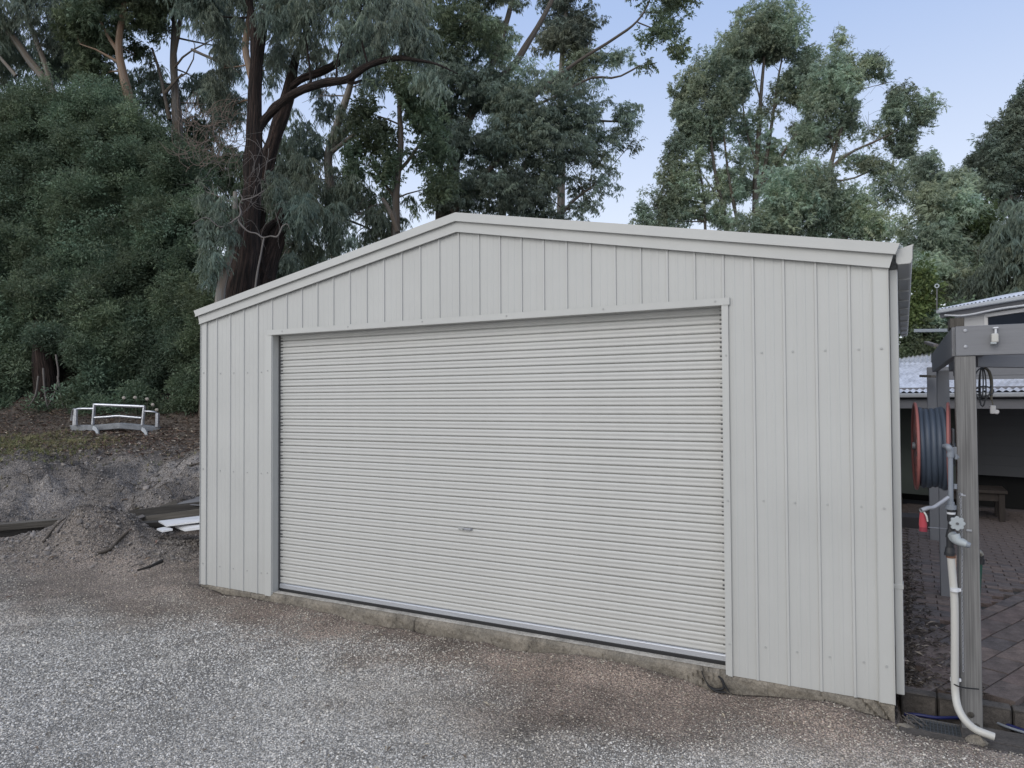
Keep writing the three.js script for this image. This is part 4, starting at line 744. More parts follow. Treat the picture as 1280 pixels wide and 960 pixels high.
// ---------------------------------------------------------------- house beyond the pergola
{
  const wave = (L, pitch, amp) => { const a = []; const n = Math.round(L / pitch * 8); for (let i = 0; i <= n; i++) a.push([i * pitch / 8, amp * Math.sin(i / 8 * 6.283)]); return a; };
  const sheet = (O, e, L, up, run, amp = 0.010, pitch = 0.09) => sweepQuads(wave(L, pitch, amp).map(([d, h]) => [0, 0.5, 1].map((t) => { const p = O.clone().addScaledVector(e, d).addScaledVector(up, run * t); return [p.x, p.y + h, p.z]; })));
  const house = thing('house', 'pale boarded house with corrugated roofs seen beyond the pergola', 'house', at(1230, 600, 13));
  // lower verandah roof
  const e = V(Math.cos(0.33), 0, Math.sin(0.33)), n = V(-Math.sin(0.33), 0, Math.cos(0.33)), O = at(1085, 490.5, 11.6).addScaledVector(e, -3);
  const up1 = n.clone().multiplyScalar(-Math.cos(0.26)).add(V(0, Math.sin(0.26), 0));
  mesh('verandah_roof', sheet(O, e, 9.5, up1, 2.1, 0.012), M.iron, house);
  const g0 = O.clone().addScaledVector(n, 0.02), ga = g0.clone().add(V(0, -0.055, 0)), gb = ga.clone().addScaledVector(e, 9.5);
  mesh('verandah_gutter', beam(ga, gb, 0.07, 0.08, 0.02), std(0.34, 0.35, 0.36, 0.5), house);
  mesh('fascia', beam(ga.clone().add(V(0, -0.13, 0)).addScaledVector(n, -0.06), gb.clone().add(V(0, -0.13, 0)).addScaledVector(n, -0.06), 0.03, 0.14, 0.004, 1.571), M.fascia, house);
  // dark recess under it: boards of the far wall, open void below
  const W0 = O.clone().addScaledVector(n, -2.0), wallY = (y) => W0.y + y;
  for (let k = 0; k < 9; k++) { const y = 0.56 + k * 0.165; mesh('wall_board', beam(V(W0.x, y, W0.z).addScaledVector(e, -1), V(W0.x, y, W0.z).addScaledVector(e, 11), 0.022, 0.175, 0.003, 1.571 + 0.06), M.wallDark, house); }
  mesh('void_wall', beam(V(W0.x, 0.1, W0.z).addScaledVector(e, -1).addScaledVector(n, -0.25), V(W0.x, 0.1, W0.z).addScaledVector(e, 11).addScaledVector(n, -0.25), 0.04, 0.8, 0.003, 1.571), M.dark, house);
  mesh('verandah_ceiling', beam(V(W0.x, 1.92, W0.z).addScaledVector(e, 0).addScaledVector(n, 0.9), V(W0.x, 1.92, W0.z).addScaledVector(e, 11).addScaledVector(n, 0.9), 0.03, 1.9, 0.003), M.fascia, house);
  mesh('side_panel', beam(V(O.x, 1.0, O.z).addScaledVector(e, 1.8).addScaledVector(n, -1.2), V(O.x, 1.0, O.z).addScaledVector(e, 3.9).addScaledVector(n, -1.2), 0.03, 1.7, 0.003, 1.571), std(0.07, 0.08, 0.07, 0.8), house);
  // shed-like roof at its left end
  const a = at(1085, 456, 14.5), b = at(1164, 454, 14.0), c = at(1164, 436, 15.5), d = at(1085, 461 - 4, 16);
  { const L = a.distanceTo(b), rows = []; const n2 = 100; for (let i = 0; i <= n2; i++) { const t = i / n2, p = a.clone().lerp(b, t), q = at(lerp(1085, 1164, t), lerp(456.5, 437, t), 15.6), h = 0.012 * Math.sin(i * 0.9); rows.push([p, p.clone().lerp(q, 0.5), q].map((w) => [w.x, w.y + h, w.z])); } mesh('rear_roof', sweepQuads(rows), M.iron, house); }
  mesh('rear_gutter', beam(at(1085, 457.5, 14.4), at(1163, 455.5, 13.9), 0.07, 0.06, 0.01), std(0.30, 0.29, 0.25, 0.7), house);
  mesh('rear_fascia', beam(at(1085, 462, 14.6), at(1163, 460.5, 14.1), 0.03, 0.16, 0.004, 1.571), M.dark, house);
  mesh('ridge_pipe', beam(at(1143, 413.5, 13.6), at(1185, 413, 13.2), 0.06, 0.09, 0.01), std(0.22, 0.25, 0.28, 0.5), house);
  // upper storey
  const A = at(1172, 389, 13.6), E = at(1172 + 200, 389 - 200 * 0.1685, 13.6); // slope of the eave line fixes where it runs
  const k = (() => { const q = at(1280, 370.8, 1).sub(CAM); return (A.y - CAM.y) / q.y; })(), B = CAM.clone().addScaledVector(at(1280, 370.8, 1).sub(CAM), k), e2 = B.clone().sub(A).setY(0).normalize(), n3 = V(-e2.z, 0, e2.x);
  const up2 = n3.clone().multiplyScalar(-Math.cos(0.20)).add(V(0, Math.sin(0.20), 0)), L2 = 9;
  mesh('roof', sheet(A.clone().add(V(0, 0.035, 0)), e2, L2, up2, 1.5, 0.012), M.iron, house);
  mesh('gutter', beam(A.clone().add(V(0, -0.012, 0)), A.clone().add(V(0, -0.012, 0)).addScaledVector(e2, L2), 0.07, 0.08, 0.02), std(0.48, 0.50, 0.52, 0.5), house);
  mesh('eave_board', beam(A.clone().add(V(0, -0.085, 0)).addScaledVector(n3, -0.06), A.clone().add(V(0, -0.085, 0)).addScaledVector(n3, -0.06).addScaledVector(e2, L2), 0.03, 0.09, 0.003, 1.571), M.fascia, house);
  const W = A.clone().addScaledVector(n3, -0.16);
  for (let q = 0; q < 12; q++) mesh('wall_board', beam(W.clone().add(V(0, -0.16 - q * 0.15, 0)).addScaledVector(e2, 0.25), W.clone().add(V(0, -0.16 - q * 0.15, 0)).addScaledVector(e2, L2), 0.022, 0.16, 0.003, 1.571 + 0.05), M.board, house);
  mesh('corner_board', beam(W.clone().add(V(0, -2.0, 0)).addScaledVector(e2, 0.27).addScaledVector(n3, 0.02), W.clone().add(V(0, -0.2, 0)).addScaledVector(e2, 0.27).addScaledVector(n3, 0.02), 0.09, 0.05, 0.004), M.board, house);
  const wn = thingPart(house, 'window'), wc = W.clone().addScaledVector(n3, 0.03);
  const s0 = 1.0, s1 = 4.2, yT = -0.20, yB = -1.2, P = (s, y, z = 0) => wc.clone().addScaledVector(e2, s).add(V(0, y, 0)).addScaledVector(n3, z);
  mesh('frame', [beam(P(s0, yT), P(s1, yT), 0.06, 0.05), beam(P(s0, yB), P(s0, yT), 0.06, 0.05), beam(P(s1, yB), P(s1, yT), 0.06, 0.05), beam(P(s0, yB), P(s1, yB), 0.06, 0.05)], M.board, wn);
  mesh('pane', beam(P(s0, (yT + yB) / 2, -0.01), P(s1, (yT + yB) / 2, -0.01), 0.012, 0.93, 0.002, 1.571), M.pane, wn);
  mesh('conduit', tube([0.15, 0.6, 1.4, 2.2, 3.2].map((s, i) => A.clone().addScaledVector(e2, s).addScaledVector(n3, -0.03).add(V(0, [-0.09, -0.15, -0.13, -0.14, -0.12][i], 0))), 0.018, 30, 8), M.white, house);
  // ring-topped rod by the eave
  const rod = thing('ring_rod', 'thin upright rod with a small ring at the left roof end', 'rod', at(1171, 386, 13.5));
  mesh('rod', cyl(at(1171, 388, 13.5), at(1171, 361, 13.5), 0.012), M.track, rod);
  const rc = at(1171, 357.5, 13.5); mesh('ring', clean(new THREE.TorusGeometry(0.032, 0.012, 8, 20).translate(rc.x, rc.y, rc.z)), M.greyPlastic, rod);
  // table in the shade
  const tc = at(1231, 615, 10.6), ty = tc.y, tb = thing('wooden_table', 'old brown wooden table in the shade under the verandah', 'table', [4.25, -0.05, -7.2]);
  const q0 = at(1222, 618, 11.2), q1 = at(1243, 616, 10.7);
  mesh('tabletop', rbx(1.0, 0.045, 0.7, q1.x - 0.35, ty, q1.z - 0.2, 0.006), M.tableWood, tb);
  for (const [x, z] of [[q1.x + 0.08, q1.z + 0.08], [q1.x - 0.78, q1.z + 0.08], [q1.x + 0.08, q1.z - 0.48], [q1.x - 0.78, q1.z - 0.48]]) mesh('leg', rbx(0.075, ty + 0.06, 0.075, x, (ty - 0.06) / 2 - 0.0, z, 0.006), M.tableWood, tb);
  mesh('apron', rbx(0.85, 0.12, 0.025, q1.x - 0.35, ty - 0.08, q1.z + 0.09, 0.004), M.tableWood, tb);
  tag(mesh('low_box', rbx(0.5, 0.16, 0.4, at(1152, 672, 10.2).x, 0.03, at(1152, 672, 10.2).z, 0.01), std(0.05, 0.045, 0.045, 0.9)), 'low dark box on the paving behind the red nozzle', 'box');
}

// ---------------------------------------------------------------- vegetation
// sprays of leaves, built once and set out by the thousand inside each crown
function spray(seed, twigs, leaves, L, W, droop, spread, len) {
  const r = rngOf(seed), P = [];
  for (let t = 0; t < twigs; t++) {
    const a = 6.283 * (t + r() * 0.8) / twigs, dir = V(Math.cos(a) * spread, 0.35 * (1 - droop) + 0.3 * (r() - 0.5), Math.sin(a) * spread);
    let p = V(0.05 * (r() - 0.5), 0.05 * (r() - 0.5), 0.05 * (r() - 0.5)), v = dir.clone();
    const n = leaves, st = len / n;
    for (let k = 0; k < n; k++) {
      const q = p.clone().addScaledVector(v, st);
      P.push(p.x - 0.003, p.y, p.z, p.x + 0.003, p.y, p.z, q.x, q.y, q.z);
      v.y -= droop * 1.6 / n; p = q;
      for (let s = 0; s < 2; s++) {
        const d = V(r() - 0.5, -0.25 - droop * (0.6 + r()), r() - 0.5).addScaledVector(v, 0.35).normalize(), l = L * (0.7 + 0.6 * r()), w = W * (0.7 + 0.6 * r());
        const side = V(r() - 0.5, r() - 0.5, r() - 0.5).cross(d).normalize(), m = p.clone().addScaledVector(d, l * 0.45).addScaledVector(side.clone().cross(d), w * 0.4), e = p.clone().addScaledVector(d, l);
        const A = m.clone().addScaledVector(side, w), B = m.clone().addScaledVector(side, -w);
        P.push(...p.toArray(), ...A.toArray(), ...e.toArray(), ...p.toArray(), ...e.toArray(), ...B.toArray());
      }
    }
  }
  return fromTris(P);
}
function bushSpray(seed, n, R, L, W) { // leaves held out all round a short shoot
  const r = rngOf(seed), P = [];
  for (let k = 0; k < n; k++) {
    const p = V(r() - 0.5, (r() - 0.5) * 0.7, r() - 0.5).multiplyScalar(R * 1.3), d = p.clone().normalize().add(V(0.7 * (r() - 0.5), 0.35 + 0.5 * (r() - 0.5), 0.7 * (r() - 0.5))).normalize(), l = L * (0.7 + 0.6 * r()), w = W * (0.7 + 0.6 * r());
    const side = V(r() - 0.5, r() - 0.5, r() - 0.5).cross(d).normalize(), m = p.clone().addScaledVector(d, l * 0.5), e = p.clone().addScaledVector(d, l).add(V(0, -0.2 * l, 0));
    const A = m.clone().addScaledVector(side, w), B = m.clone().addScaledVector(side, -w);
    P.push(...p.toArray(), ...A.toArray(), ...e.toArray(), ...p.toArray(), ...e.toArray(), ...B.toArray());
  }
  return fromTris(P);
}
const SPRAY = {
  gum: [1, 2, 3].map((s) => spray(100 + s, 6, 5, 0.115, 0.0125, 0.42, 0.62, 0.30)),
  gumBroad: [1, 2, 3].map((s) => spray(140 + s, 5, 4, 0.11, 0.021, 0.3, 0.7, 0.28)),
  weep: [1, 2, 3].map((s) => spray(110 + s, 5, 7, 0.14, 0.0105, 0.8, 0.36, 0.5)),
  far: [1, 2, 3].map((s) => spray(120 + s, 6, 5, 0.115, 0.0155, 0.35, 0.62, 0.32)),
  bush: [1, 2, 3].map((s) => bushSpray(130 + s, 64, 0.20, 0.066, 0.0125)),
  low: [1, 2].map((s) => bushSpray(150 + s, 40, 0.14, 0.08, 0.02)),
};
const leafMat = (() => { const m = new THREE.MeshPhysicalMaterial({ roughness: 0.62, transmission: 0.42, thickness: 0, side: THREE.DoubleSide }); m.color.setRGB(1, 1, 1); m.specularIntensity = 0.6; return m; })();
const TINT = { blue: [0.19, 0.235, 0.18], olive: [0.36, 0.43, 0.315], deep: [0.145, 0.190, 0.110], bush: [0.150, 0.205, 0.126], lime: [0.160, 0.215, 0.080], grey: [0.22, 0.25, 0.19] };
const TILT = { gum: 2.4, gumBroad: 2.4, weep: 0.7, far: 2.6, bush: 1.2, low: 1.2 };
const MULT = { gum: 13, gumBroad: 10, weep: 10, far: 17, bush: 6.5, low: 6 };

// clumps: [u, v, depth, radius across, radius up] measured like at(); fill: sprays per square metre of clump outline
function crown(tree, clumps, o) {
  const r = rngOf(o.seed), kinds = SPRAY[o.kind], lists = kinds.map(() => []), base = TINT[o.tint];
  const origin = V(0, 0, 0).setFromMatrixPosition(tree.matrixWorld);
  for (const [u, v, d, ru, rv, den = 1, tint] of clumps) {
    const c = at(u, v, d), a = ru / FP * d, b = (rv ?? ru) / FP * d, depth = Math.min(a, b) * 1.1, n = Math.round(Math.PI * a * b * o.fill * den * MULT[o.kind]), tb = TINT[tint] || base;
    const wide = 0.5, tone = 1 - wide / 2 + wide * r(), warm = 0.12 * (r() - 0.5);
    for (let k = 0, tries = 0; k < n && tries < n * 6; tries++) {
      const x = (r() + r() + r() - 1.5) * 1.15, y = (r() + r() + r() - 1.5) * 1.15, z = (r() + r() + r() - 1.5) * 1.15, q = x * x + y * y + z * z;
      const p = c.clone().addScaledVector(bRight, x * a).addScaledVector(V(0, 1, 0), y * b).addScaledVector(bBack, z * depth);
      const f = o.grain ?? 1.5, ns = noise3(p.x * f, p.y * f, p.z * f) + 0.5 * noise3(p.x * f * 2.3 + 9, p.y * f * 2.3, p.z * f * 2.3);
      if (ns < (o.gap ?? -0.1) + 0.45 * (q - 0.4)) continue;
      k++;
      const s = (o.size ?? 1) * (0.7 + 0.6 * r()), t = tone * (0.72 + 0.45 * r()) * (1 + 0.25 * ns), w = 0.12 * (r() - 0.5) + warm;
      lists[Math.floor(r() * kinds.length)].push([mat4(p.sub(origin), quat((o.tilt ?? TILT[o.kind]) * (r() - 0.5), 6.283 * r(), (o.tilt ?? TILT[o.kind]) * (r() - 0.5)), s), col(tb[0] * t * (1 + w), tb[1] * t, tb[2] * t * (1 - w))]);
    }
  }
  lists.forEach((l, i) => { if (l.length) scatter('crown', '', '', kinds[i], leafMat, l, tree); });
  return lists.reduce((n, l) => n + l.length, 0);
}
// stems: lists of [u, v, depth, half width in the same measure]; every clump gets a bough from the nearest stem
function tree(name, label, category, o) {
  const thin = o.leaf.kind === 'far' ? 0.72 : (o.slim ?? 1); o.stems.forEach((s) => s.forEach((q) => { q[3] *= thin; }));
  const ps = o.stems.map((s) => s.map(([u, v, d]) => at(u, v, d))), p0 = ps[0][0];
  const gy = ground(p0.x, p0.z), foot = V(p0.x, Math.min(gy, p0.y) - 0.1, p0.z), g = thing(name, label, category, foot, o.group);
  let seed = o.seed * 7;
  o.stems.forEach((s, i) => {
    const pts = ps[i].slice(), rad = s.map(([, , d, w]) => w / FP * d);
    if (i === 0 || s.root) { const q = pts[0], y = ground(q.x, q.z) - 0.2; if (q.y > y + 0.1) { pts.unshift(V(q.x + (q.x - pts[1].x) * 0.3, y, q.z)); rad.unshift(rad[0] * 1.25); } }
    mesh(i === 0 || s.root ? 'trunk' : 'limb', limb(pts, rad, (i === 0 ? 14 : 9) * (o.ridge ? 3 : 1), o.step ?? 0.4, o.lump ?? 0.08, seed++, o.ridge ?? 0), s.bark ?? o.bark, g);
  });
  const r = rngOf(o.seed + 900), boughs = [], flat = [];
  ps.forEach((pt, i) => { const c = new THREE.CatmullRomCurve3(pt, false, 'centripetal'); for (let k = 3; k <= 20; k++) flat.push([c.getPoint(k / 20), lerp(o.stems[i][0][3], o.stems[i][o.stems[i].length - 1][3], k / 20) / FP * o.stems[i][0][2]]); });
  if (!o.noBoughs) for (const [u, v, d, ru, rv] of o.clumps) {
    const c = at(u, v, d), R = ru / FP * d; let best = null, bd = 1e9;
    for (const [p, w] of flat) { const dd = p.distanceTo(c) + Math.max(0, p.y - c.y + 0.2) * 1.5; if (dd < bd) { bd = dd; best = [p, w]; } }
    if (!best || bd > (o.reach ?? 9)) continue;
    const [p, w] = best, mid = p.clone().lerp(c, 0.5).add(V(0.12 * bd * (r() - 0.5), 0.10 * bd * (r() - 0.2), 0.12 * bd * (r() - 0.5))), w0 = Math.min(w * 0.6, 0.012 * bd + 0.012);
    boughs.push(limb([p, mid, c], [w0, w0 * 0.7, w0 * 0.4], 5, 0.4, 0.05, seed++));
    for (let k = 0; k < (o.twigs ?? 4); k++) { const e = c.clone().add(V((r() - 0.5) * 1.7 * R, (r() - 0.25) * 1.3 * R, (r() - 0.5) * 1.7 * R)), s = k % 2 ? c : mid.clone().lerp(c, 0.5); boughs.push(limb([s, s.clone().lerp(e, 0.5).add(V(0, 0.06 * R, 0)), e], [w0 * 0.4, w0 * 0.28, 0.004], 4, 0.3, 0, seed++)); }
  }
  if (boughs.length) { const b = mesh('branches', boughs, o.twigBark ?? o.bark, g); b.userData.kind = 'stuff'; }
  const n = crown(g, o.clumps, { seed: o.seed, ...o.leaf });
  count.push(name + ' ' + n);
  return g;
}
const count = [];

// the two near dark gums behind the left end of the shed
{
  const d = 14;
  const g = tree('ironbark_tree', 'tall dark barked gum with a forked trunk beside the left eave of the shed', 'tree', {
    seed: 1, bark: M.barkDark, twigBark: M.barkDark, lump: 0.12, step: 0.12, ridge: 0.28, reach: 5,
    stems: [
      [[299, 390, d, 17.5], [305, 340, d, 15], [310, 290, d, 12.5], [315, 235, d, 10.2], [317, 180, d, 8.8], [318, 120, d, 7.6], [320, 75, d, 7.2], [329, 30, d, 6.4], [340, -15, d, 5.8], [352, -80, d, 5], [365, -160, d, 3.5]],
      [[320, 80, d, 6], [318, 45, d, 5.4], [312, 5, d, 4.8], [304, -60, d, 4], [290, -150, d, 3]],
      [[319, 168, d, 5.5], [329, 152, d, 5.2], [346, 133, d - 0.2, 5], [372, 115, d - 0.5, 4.8], [407, 103, d - 0.8, 4.6], [434, 99, d - 1, 4.3], [460, 82, d - 1.2, 3.6], [490, 73, d - 1.4, 3.6], [520, 75, d - 1.6, 2.2], [545, 80, d - 1.8, 1.3], [572, 92, d - 1.9, 0.5]],
      [[434, 99, d - 1, 4], [441, 104, d - 1, 2.5], [452, 100, d - 1.05, 1]],
    ],
    leaf: { kind: 'weep', tint: 'blue', fill: 8, gap: -0.2, size: 0.75, grain: 2.2 },
    clumps: [[350, 10, 13.5, 38, 30], [300, -30, 14, 60, 40], [400, -20, 13.5, 50, 45], [450, 10, 13, 40, 38], [480, 45, 12.7, 26, 26, 0.7], [515, 40, 12.5, 30, 40], [545, 100, 12.4, 22, 26, 0.6], [380, 30, 13.3, 28, 34], [430, 45, 13.2, 22, 22, 0.5], [268, 20, 14.4, 30, 34], [250, -10, 14.5, 40, 40]],
  });
  const dead = [];
  const r = rngOf(71), L = (pts, a, b) => dead.push(limb(pts.map(([u, v, q]) => at(u, v, q ?? 13.4)), pts.map((_, i) => lerp(a, b, i / (pts.length - 1))), 6, 0.08, 0.12, dead.length));
  for (let k = 0; k < 70; k++) { let u = lerp(262, 345, r()), v = lerp(165, 290, r()), a = 6.28 * r(); const st = 4 + 6 * r(), pts = [[u, v]], w0 = 0.0025 + 0.0035 * r() * r(); for (let q = 0; q < 5; q++) { a += 1.3 * (r() - 0.5); u += st * Math.sin(a); v += st * (0.35 - Math.cos(a)) * 0.8; pts.push([u, v, 13.3 - 0.05 * q]); } L(pts, w0, 0.0015); }
  const dm = mesh('dead_twigs', dead, M.dead, g); dm.userData.kind = 'stuff';
}
tree('ironbark_tree', 'second dark trunk leaning right behind the forked dark gum, broken at the top', 'tree', {
  seed: 2, bark: M.barkDark, lump: 0.12, step: 0.14, ridge: 0.25,
  stems: [
    [[318, 330, 15.2, 10], [322, 270, 15.2, 9.5], [331, 215, 15.2, 9], [346, 165, 15.2, 8.4], [358, 128, 15.2, 7.4], [366, 92, 15.2, 6], [371, 66, 15.2, 3.6], [371.5, 62, 15.2, 2]],
    [[362, 110, 15.2, 4.5], [378, 98, 15, 4.5], [402, 89, 14.8, 4.4], [430, 74, 14.6, 4.2], [455, 56, 14.4, 4], [476, 32, 14.2, 4], [489, 5, 14.1, 3.6], [500, -40, 14, 3]],
    [[455, 56, 14.4, 3], [480, 50, 14.3, 2.4], [505, 42, 14.2, 1.5]],
  ],
  leaf: { kind: 'weep', tint: 'grey', fill: 10, gap: -0.3, size: 0.7, grain: 2.2 },
  clumps: [[500, 10, 14, 40, 30], [470, -10, 14.2, 45, 30], [350, 55, 15, 20, 40, 0.6], [395, 55, 14.9, 26, 24, 0.6], [400, 70, 15.4, 30, 26, 0.4]],
});
tree('leaning_trunk', 'short black trunk leaning right at the foot of the dark gums', 'tree', {
  seed: 3, bark: M.barkDark, lump: 0.12, step: 0.14, ridge: 0.25, noBoughs: true,
  stems: [[[326, 372, 14.6, 14], [334, 335, 14.6, 12], [345, 300, 14.6, 10], [356, 262, 14.6, 7]], [[332, 350, 14.5, 7], [322, 318, 14.4, 7], [330, 290, 14.4, 5], [344, 276, 14.4, 3]]],
  leaf: { kind: 'weep', tint: 'blue', fill: 12, gap: -0.3, size: 0.7 }, clumps: [[372, 265, 14.6, 26, 30], [345, 235, 15, 22, 26]],
});
{ // dead bough
  const pts = [[298, 240], [303, 248], [299, 256], [301, 266], [298, 275], [304, 284], [312, 290], [321, 292], [328, 297], [338, 295], [346, 296], [350, 290], [353, 283], [359, 280], [362, 286]].map(([u, v]) => at(u, v, 13.0));
  const a = limb(pts, [0.004, 0.009, 0.012, 0.014, 0.015, 0.016, 0.016, 0.016, 0.015, 0.014, 0.013, 0.012, 0.01, 0.007, 0.004], 8, 0.04, 0.3), b = limb([at(330, 297, 13), at(326, 318, 13), at(321, 345, 13), at(318, 372, 13)], [0.014, 0.016, 0.018, 0.02], 8, 0.06, 0.1), c = limb([at(300, 270, 13), at(276, 284, 12.9), at(258, 272, 12.8), at(240, 280, 12.7)], [0.016, 0.013, 0.01, 0.006], 6, 0.08, 0.1), e = limb([at(303, 250, 13), at(318, 246, 13), at(330, 238, 13)], [0.012, 0.01, 0.006], 6, 0.08, 0.1);
  const o = tag(mesh('dead_bough', [a, b, c, e], M.dead), 'pale crooked dead bough hanging in front of the dark trunks', 'dead branch');
}
tree('young_gum', 'young gum with pale stem and hanging leaves left of the dark trunk', 'tree', {
  seed: 4, bark: M.barkPale, step: 0.25,
  stems: [[[275, 375, 13.2, 6], [280, 340, 13.2, 5.5], [288, 312, 13.2, 5], [293, 280, 13.3, 3.5], [294, 240, 13.4, 2.5]]],
  leaf: { kind: 'weep', tint: 'blue', fill: 13, gap: -0.3, size: 0.55, tilt: 0.6, grain: 3 },
  clumps: [[276, 262, 13, 16, 26], [262, 288, 13, 16, 30], [290, 290, 13, 12, 24], [272, 318, 12.9, 16, 20], [258, 240, 13.3, 16, 22, 0.7], [262, 340, 13.2, 14, 18]],
});

// pale gums up the hill on the left
tree('pale_gum', 'pale gum leaning left at the top left above the bush', 'tree', {
  seed: 5, slim: 0.75, bark: M.barkPale, twigs: 8,
  stems: [[[75, 140, 21, 7], [55, 99, 21, 6.5], [38, 77, 21, 6], [22, 54, 21, 5.5], [-8, 14, 21, 4.5], [-40, -40, 21, 3]], [[70, 140, 21, 5], [58, 85, 21, 4.5], [47, 55, 21, 4], [36, 25, 21, 3.2], [26, -10, 21, 2.6]], [[20, 95, 20.5, 3], [-10, 62, 20.5, 3], [-40, 40, 20.5, 2.5]]],
  leaf: { kind: 'weep', tint: 'blue', fill: 4.2, gap: -0.15, size: 1.0, grain: 1.4 },
  clumps: [[10, 15, 21, 45, 35], [60, 20, 21, 40, 40], [-30, 50, 21, 45, 45], [15, 60, 22, 40, 28], [90, 0, 21.5, 45, 35], [70, 65, 22, 35, 25], [30, -40, 21, 70, 40], [-10, 100, 23, 40, 25, 0.8], [100, 75, 22.5, 25, 28, 0.8]],
});
tree('orange_gum', 'gum with smooth orange tan trunk rising from the bush top', 'tree', {
  seed: 6, slim: 0.8, bark: M.barkTan,
  stems: [[[165, 145, 20, 7.5], [161, 122, 20, 7], [154, 92, 20, 6], [149, 66, 20, 5.5], [150, 40, 20, 4.8], [155, 10, 20, 4.2], [158, -40, 20, 3.4]], [[149, 66, 20, 3.5], [142, 56, 20, 3], [132, 40, 20, 2.6], [118, 5, 20, 2]], [[151, 80, 20, 2.5], [138, 72, 20, 2.2], [120, 62, 20, 1.4], [100, 55, 20, 0.8]]],
  leaf: { kind: 'gum', tint: 'deep', fill: 7.5, gap: -0.22, size: 1.0, grain: 1.5 },
  clumps: [[125, 10, 20, 35, 30], [160, -20, 20, 60, 35], [140, 55, 20.5, 30, 18, 0.7], [110, 50, 20.5, 30, 22, 0.8], [180, 25, 20.5, 26, 30, 0.8], [172, 70, 21, 16, 20, 0.5], [95, 30, 20.5, 28, 28], [125, 95, 21, 34, 24], [185, -5, 20, 35, 30]],
});
tree('twin_stem_gum', 'grey twin stemmed gum with dead side branches left of the dark gums', 'tree', {
  seed: 7, slim: 0.75, bark: M.barkGrey, twigs: 7,
  stems: [[[222, 160, 21, 8], [219, 118, 21, 6.5], [217, 75, 21, 5.5], [218, 35, 21, 4.5], [219, -10, 21, 3.6], [222, -60, 21, 2.8]], [[217, 70, 21, 4], [222, 45, 21, 4], [226, 20, 21, 3.6], [230, -20, 21, 3]], [[212, 150, 21, 3.5], [206, 120, 21, 3], [201, 95, 21, 2.6], [190, 60, 21, 1.6]], [[218, 85, 20.8, 1.8], [232, 68, 20.6, 1.5], [250, 58, 20.4, 1.2], [268, 48, 20.2, 0.8]], [[205, 118, 20.8, 3], [216, 105, 20.8, 2.4], [228, 92, 20.8, 1.4]], [[240, 62, 20, 2.4], [262, 72, 19.5, 2.2], [285, 82, 19, 1.6], [300, 92, 18.6, 1]], [[219, 100, 20.8, 1.5], [236, 88, 20.6, 1.2], [244, 60, 20.5, 0.8], [241, 50, 20.5, 0.5]]],
  leaf: { kind: 'weep', tint: 'blue', fill: 6.5, gap: -0.15, size: 0.95, grain: 1.6 },
  clumps: [[205, -5, 21, 40, 26], [255, -5, 21, 42, 26, 0.9], [195, 30, 21, 20, 26, 0.6], [265, 28, 21, 22, 26, 0.7], [243, 25, 21.5, 18, 14, 0.4], [188, 85, 22, 16, 25, 0.5], [255, 105, 22.5, 30, 22, 1.1], [230, 112, 22, 24, 16, 0.8], [270, 130, 22, 28, 26, 1.2], [290, 60, 22, 18, 40], [195, 122, 22, 26, 18]],
});
tree('tan_gum', 'gum with tan upper trunk just left of the forked dark gum', 'tree', {
  seed: 8, slim: 0.8, bark: M.barkTan,
  stems: [[[322, 260, 17.5, 6], [321, 160, 17.5, 5.5], [314, 95, 17.5, 5.2], [307, 62, 17.5, 5], [309, 40, 17.5, 4.8], [313, 10, 17.5, 4.5], [314, -40, 17.5, 4]]],
  leaf: { kind: 'weep', tint: 'blue', fill: 6.5, gap: -0.15, size: 0.85, grain: 1.8 },
  clumps: [[285, -10, 17.5, 40, 36], [345, 0, 17.5, 36, 36], [280, 85, 18, 22, 34, 0.8], [345, 85, 18, 18, 40, 0.9], [285, 135, 18.5, 24, 24], [335, 190, 18.5, 24, 36, 0.7], [300, -60, 17.5, 60, 40]],
});
// the mass of gums behind the shed
tree('thin_dark_gum', 'thin dark stemmed gum behind the left slope of the shed roof', 'tree', {
  seed: 9, bark: M.barkGrey, twigBark: M.twig, twigs: 6,
  stems: [[[495, 300, 17, 5.5], [495, 248, 17, 4.8], [497, 215, 17, 4.2], [501, 185, 17, 3.6], [499, 125, 17, 2.6], [500, 70, 17, 1.6]], [[497, 215, 17, 2.5], [515, 195, 17, 2.2], [535, 160, 17, 1.5]], [[495, 250, 17, 2], [478, 225, 17, 1.8], [462, 200, 17, 1]], [[497, 290, 16.5, 3], [487, 262, 16.5, 3], [478, 248, 16.5, 2.4]]],
  leaf: { kind: 'gumBroad', tint: 'deep', fill: 12, gap: -0.12, size: 0.8, grain: 1.9 },
  clumps: [[470, 170, 17, 30, 32], [520, 140, 17, 30, 36], [475, 215, 17, 24, 26, 0.8], [530, 190, 17, 28, 30], [500, 105, 17, 28, 30, 0.8], [452, 205, 17, 20, 24, 0.9], [545, 235, 17, 24, 28], [450, 140, 17, 20, 28, 0.7]],
});
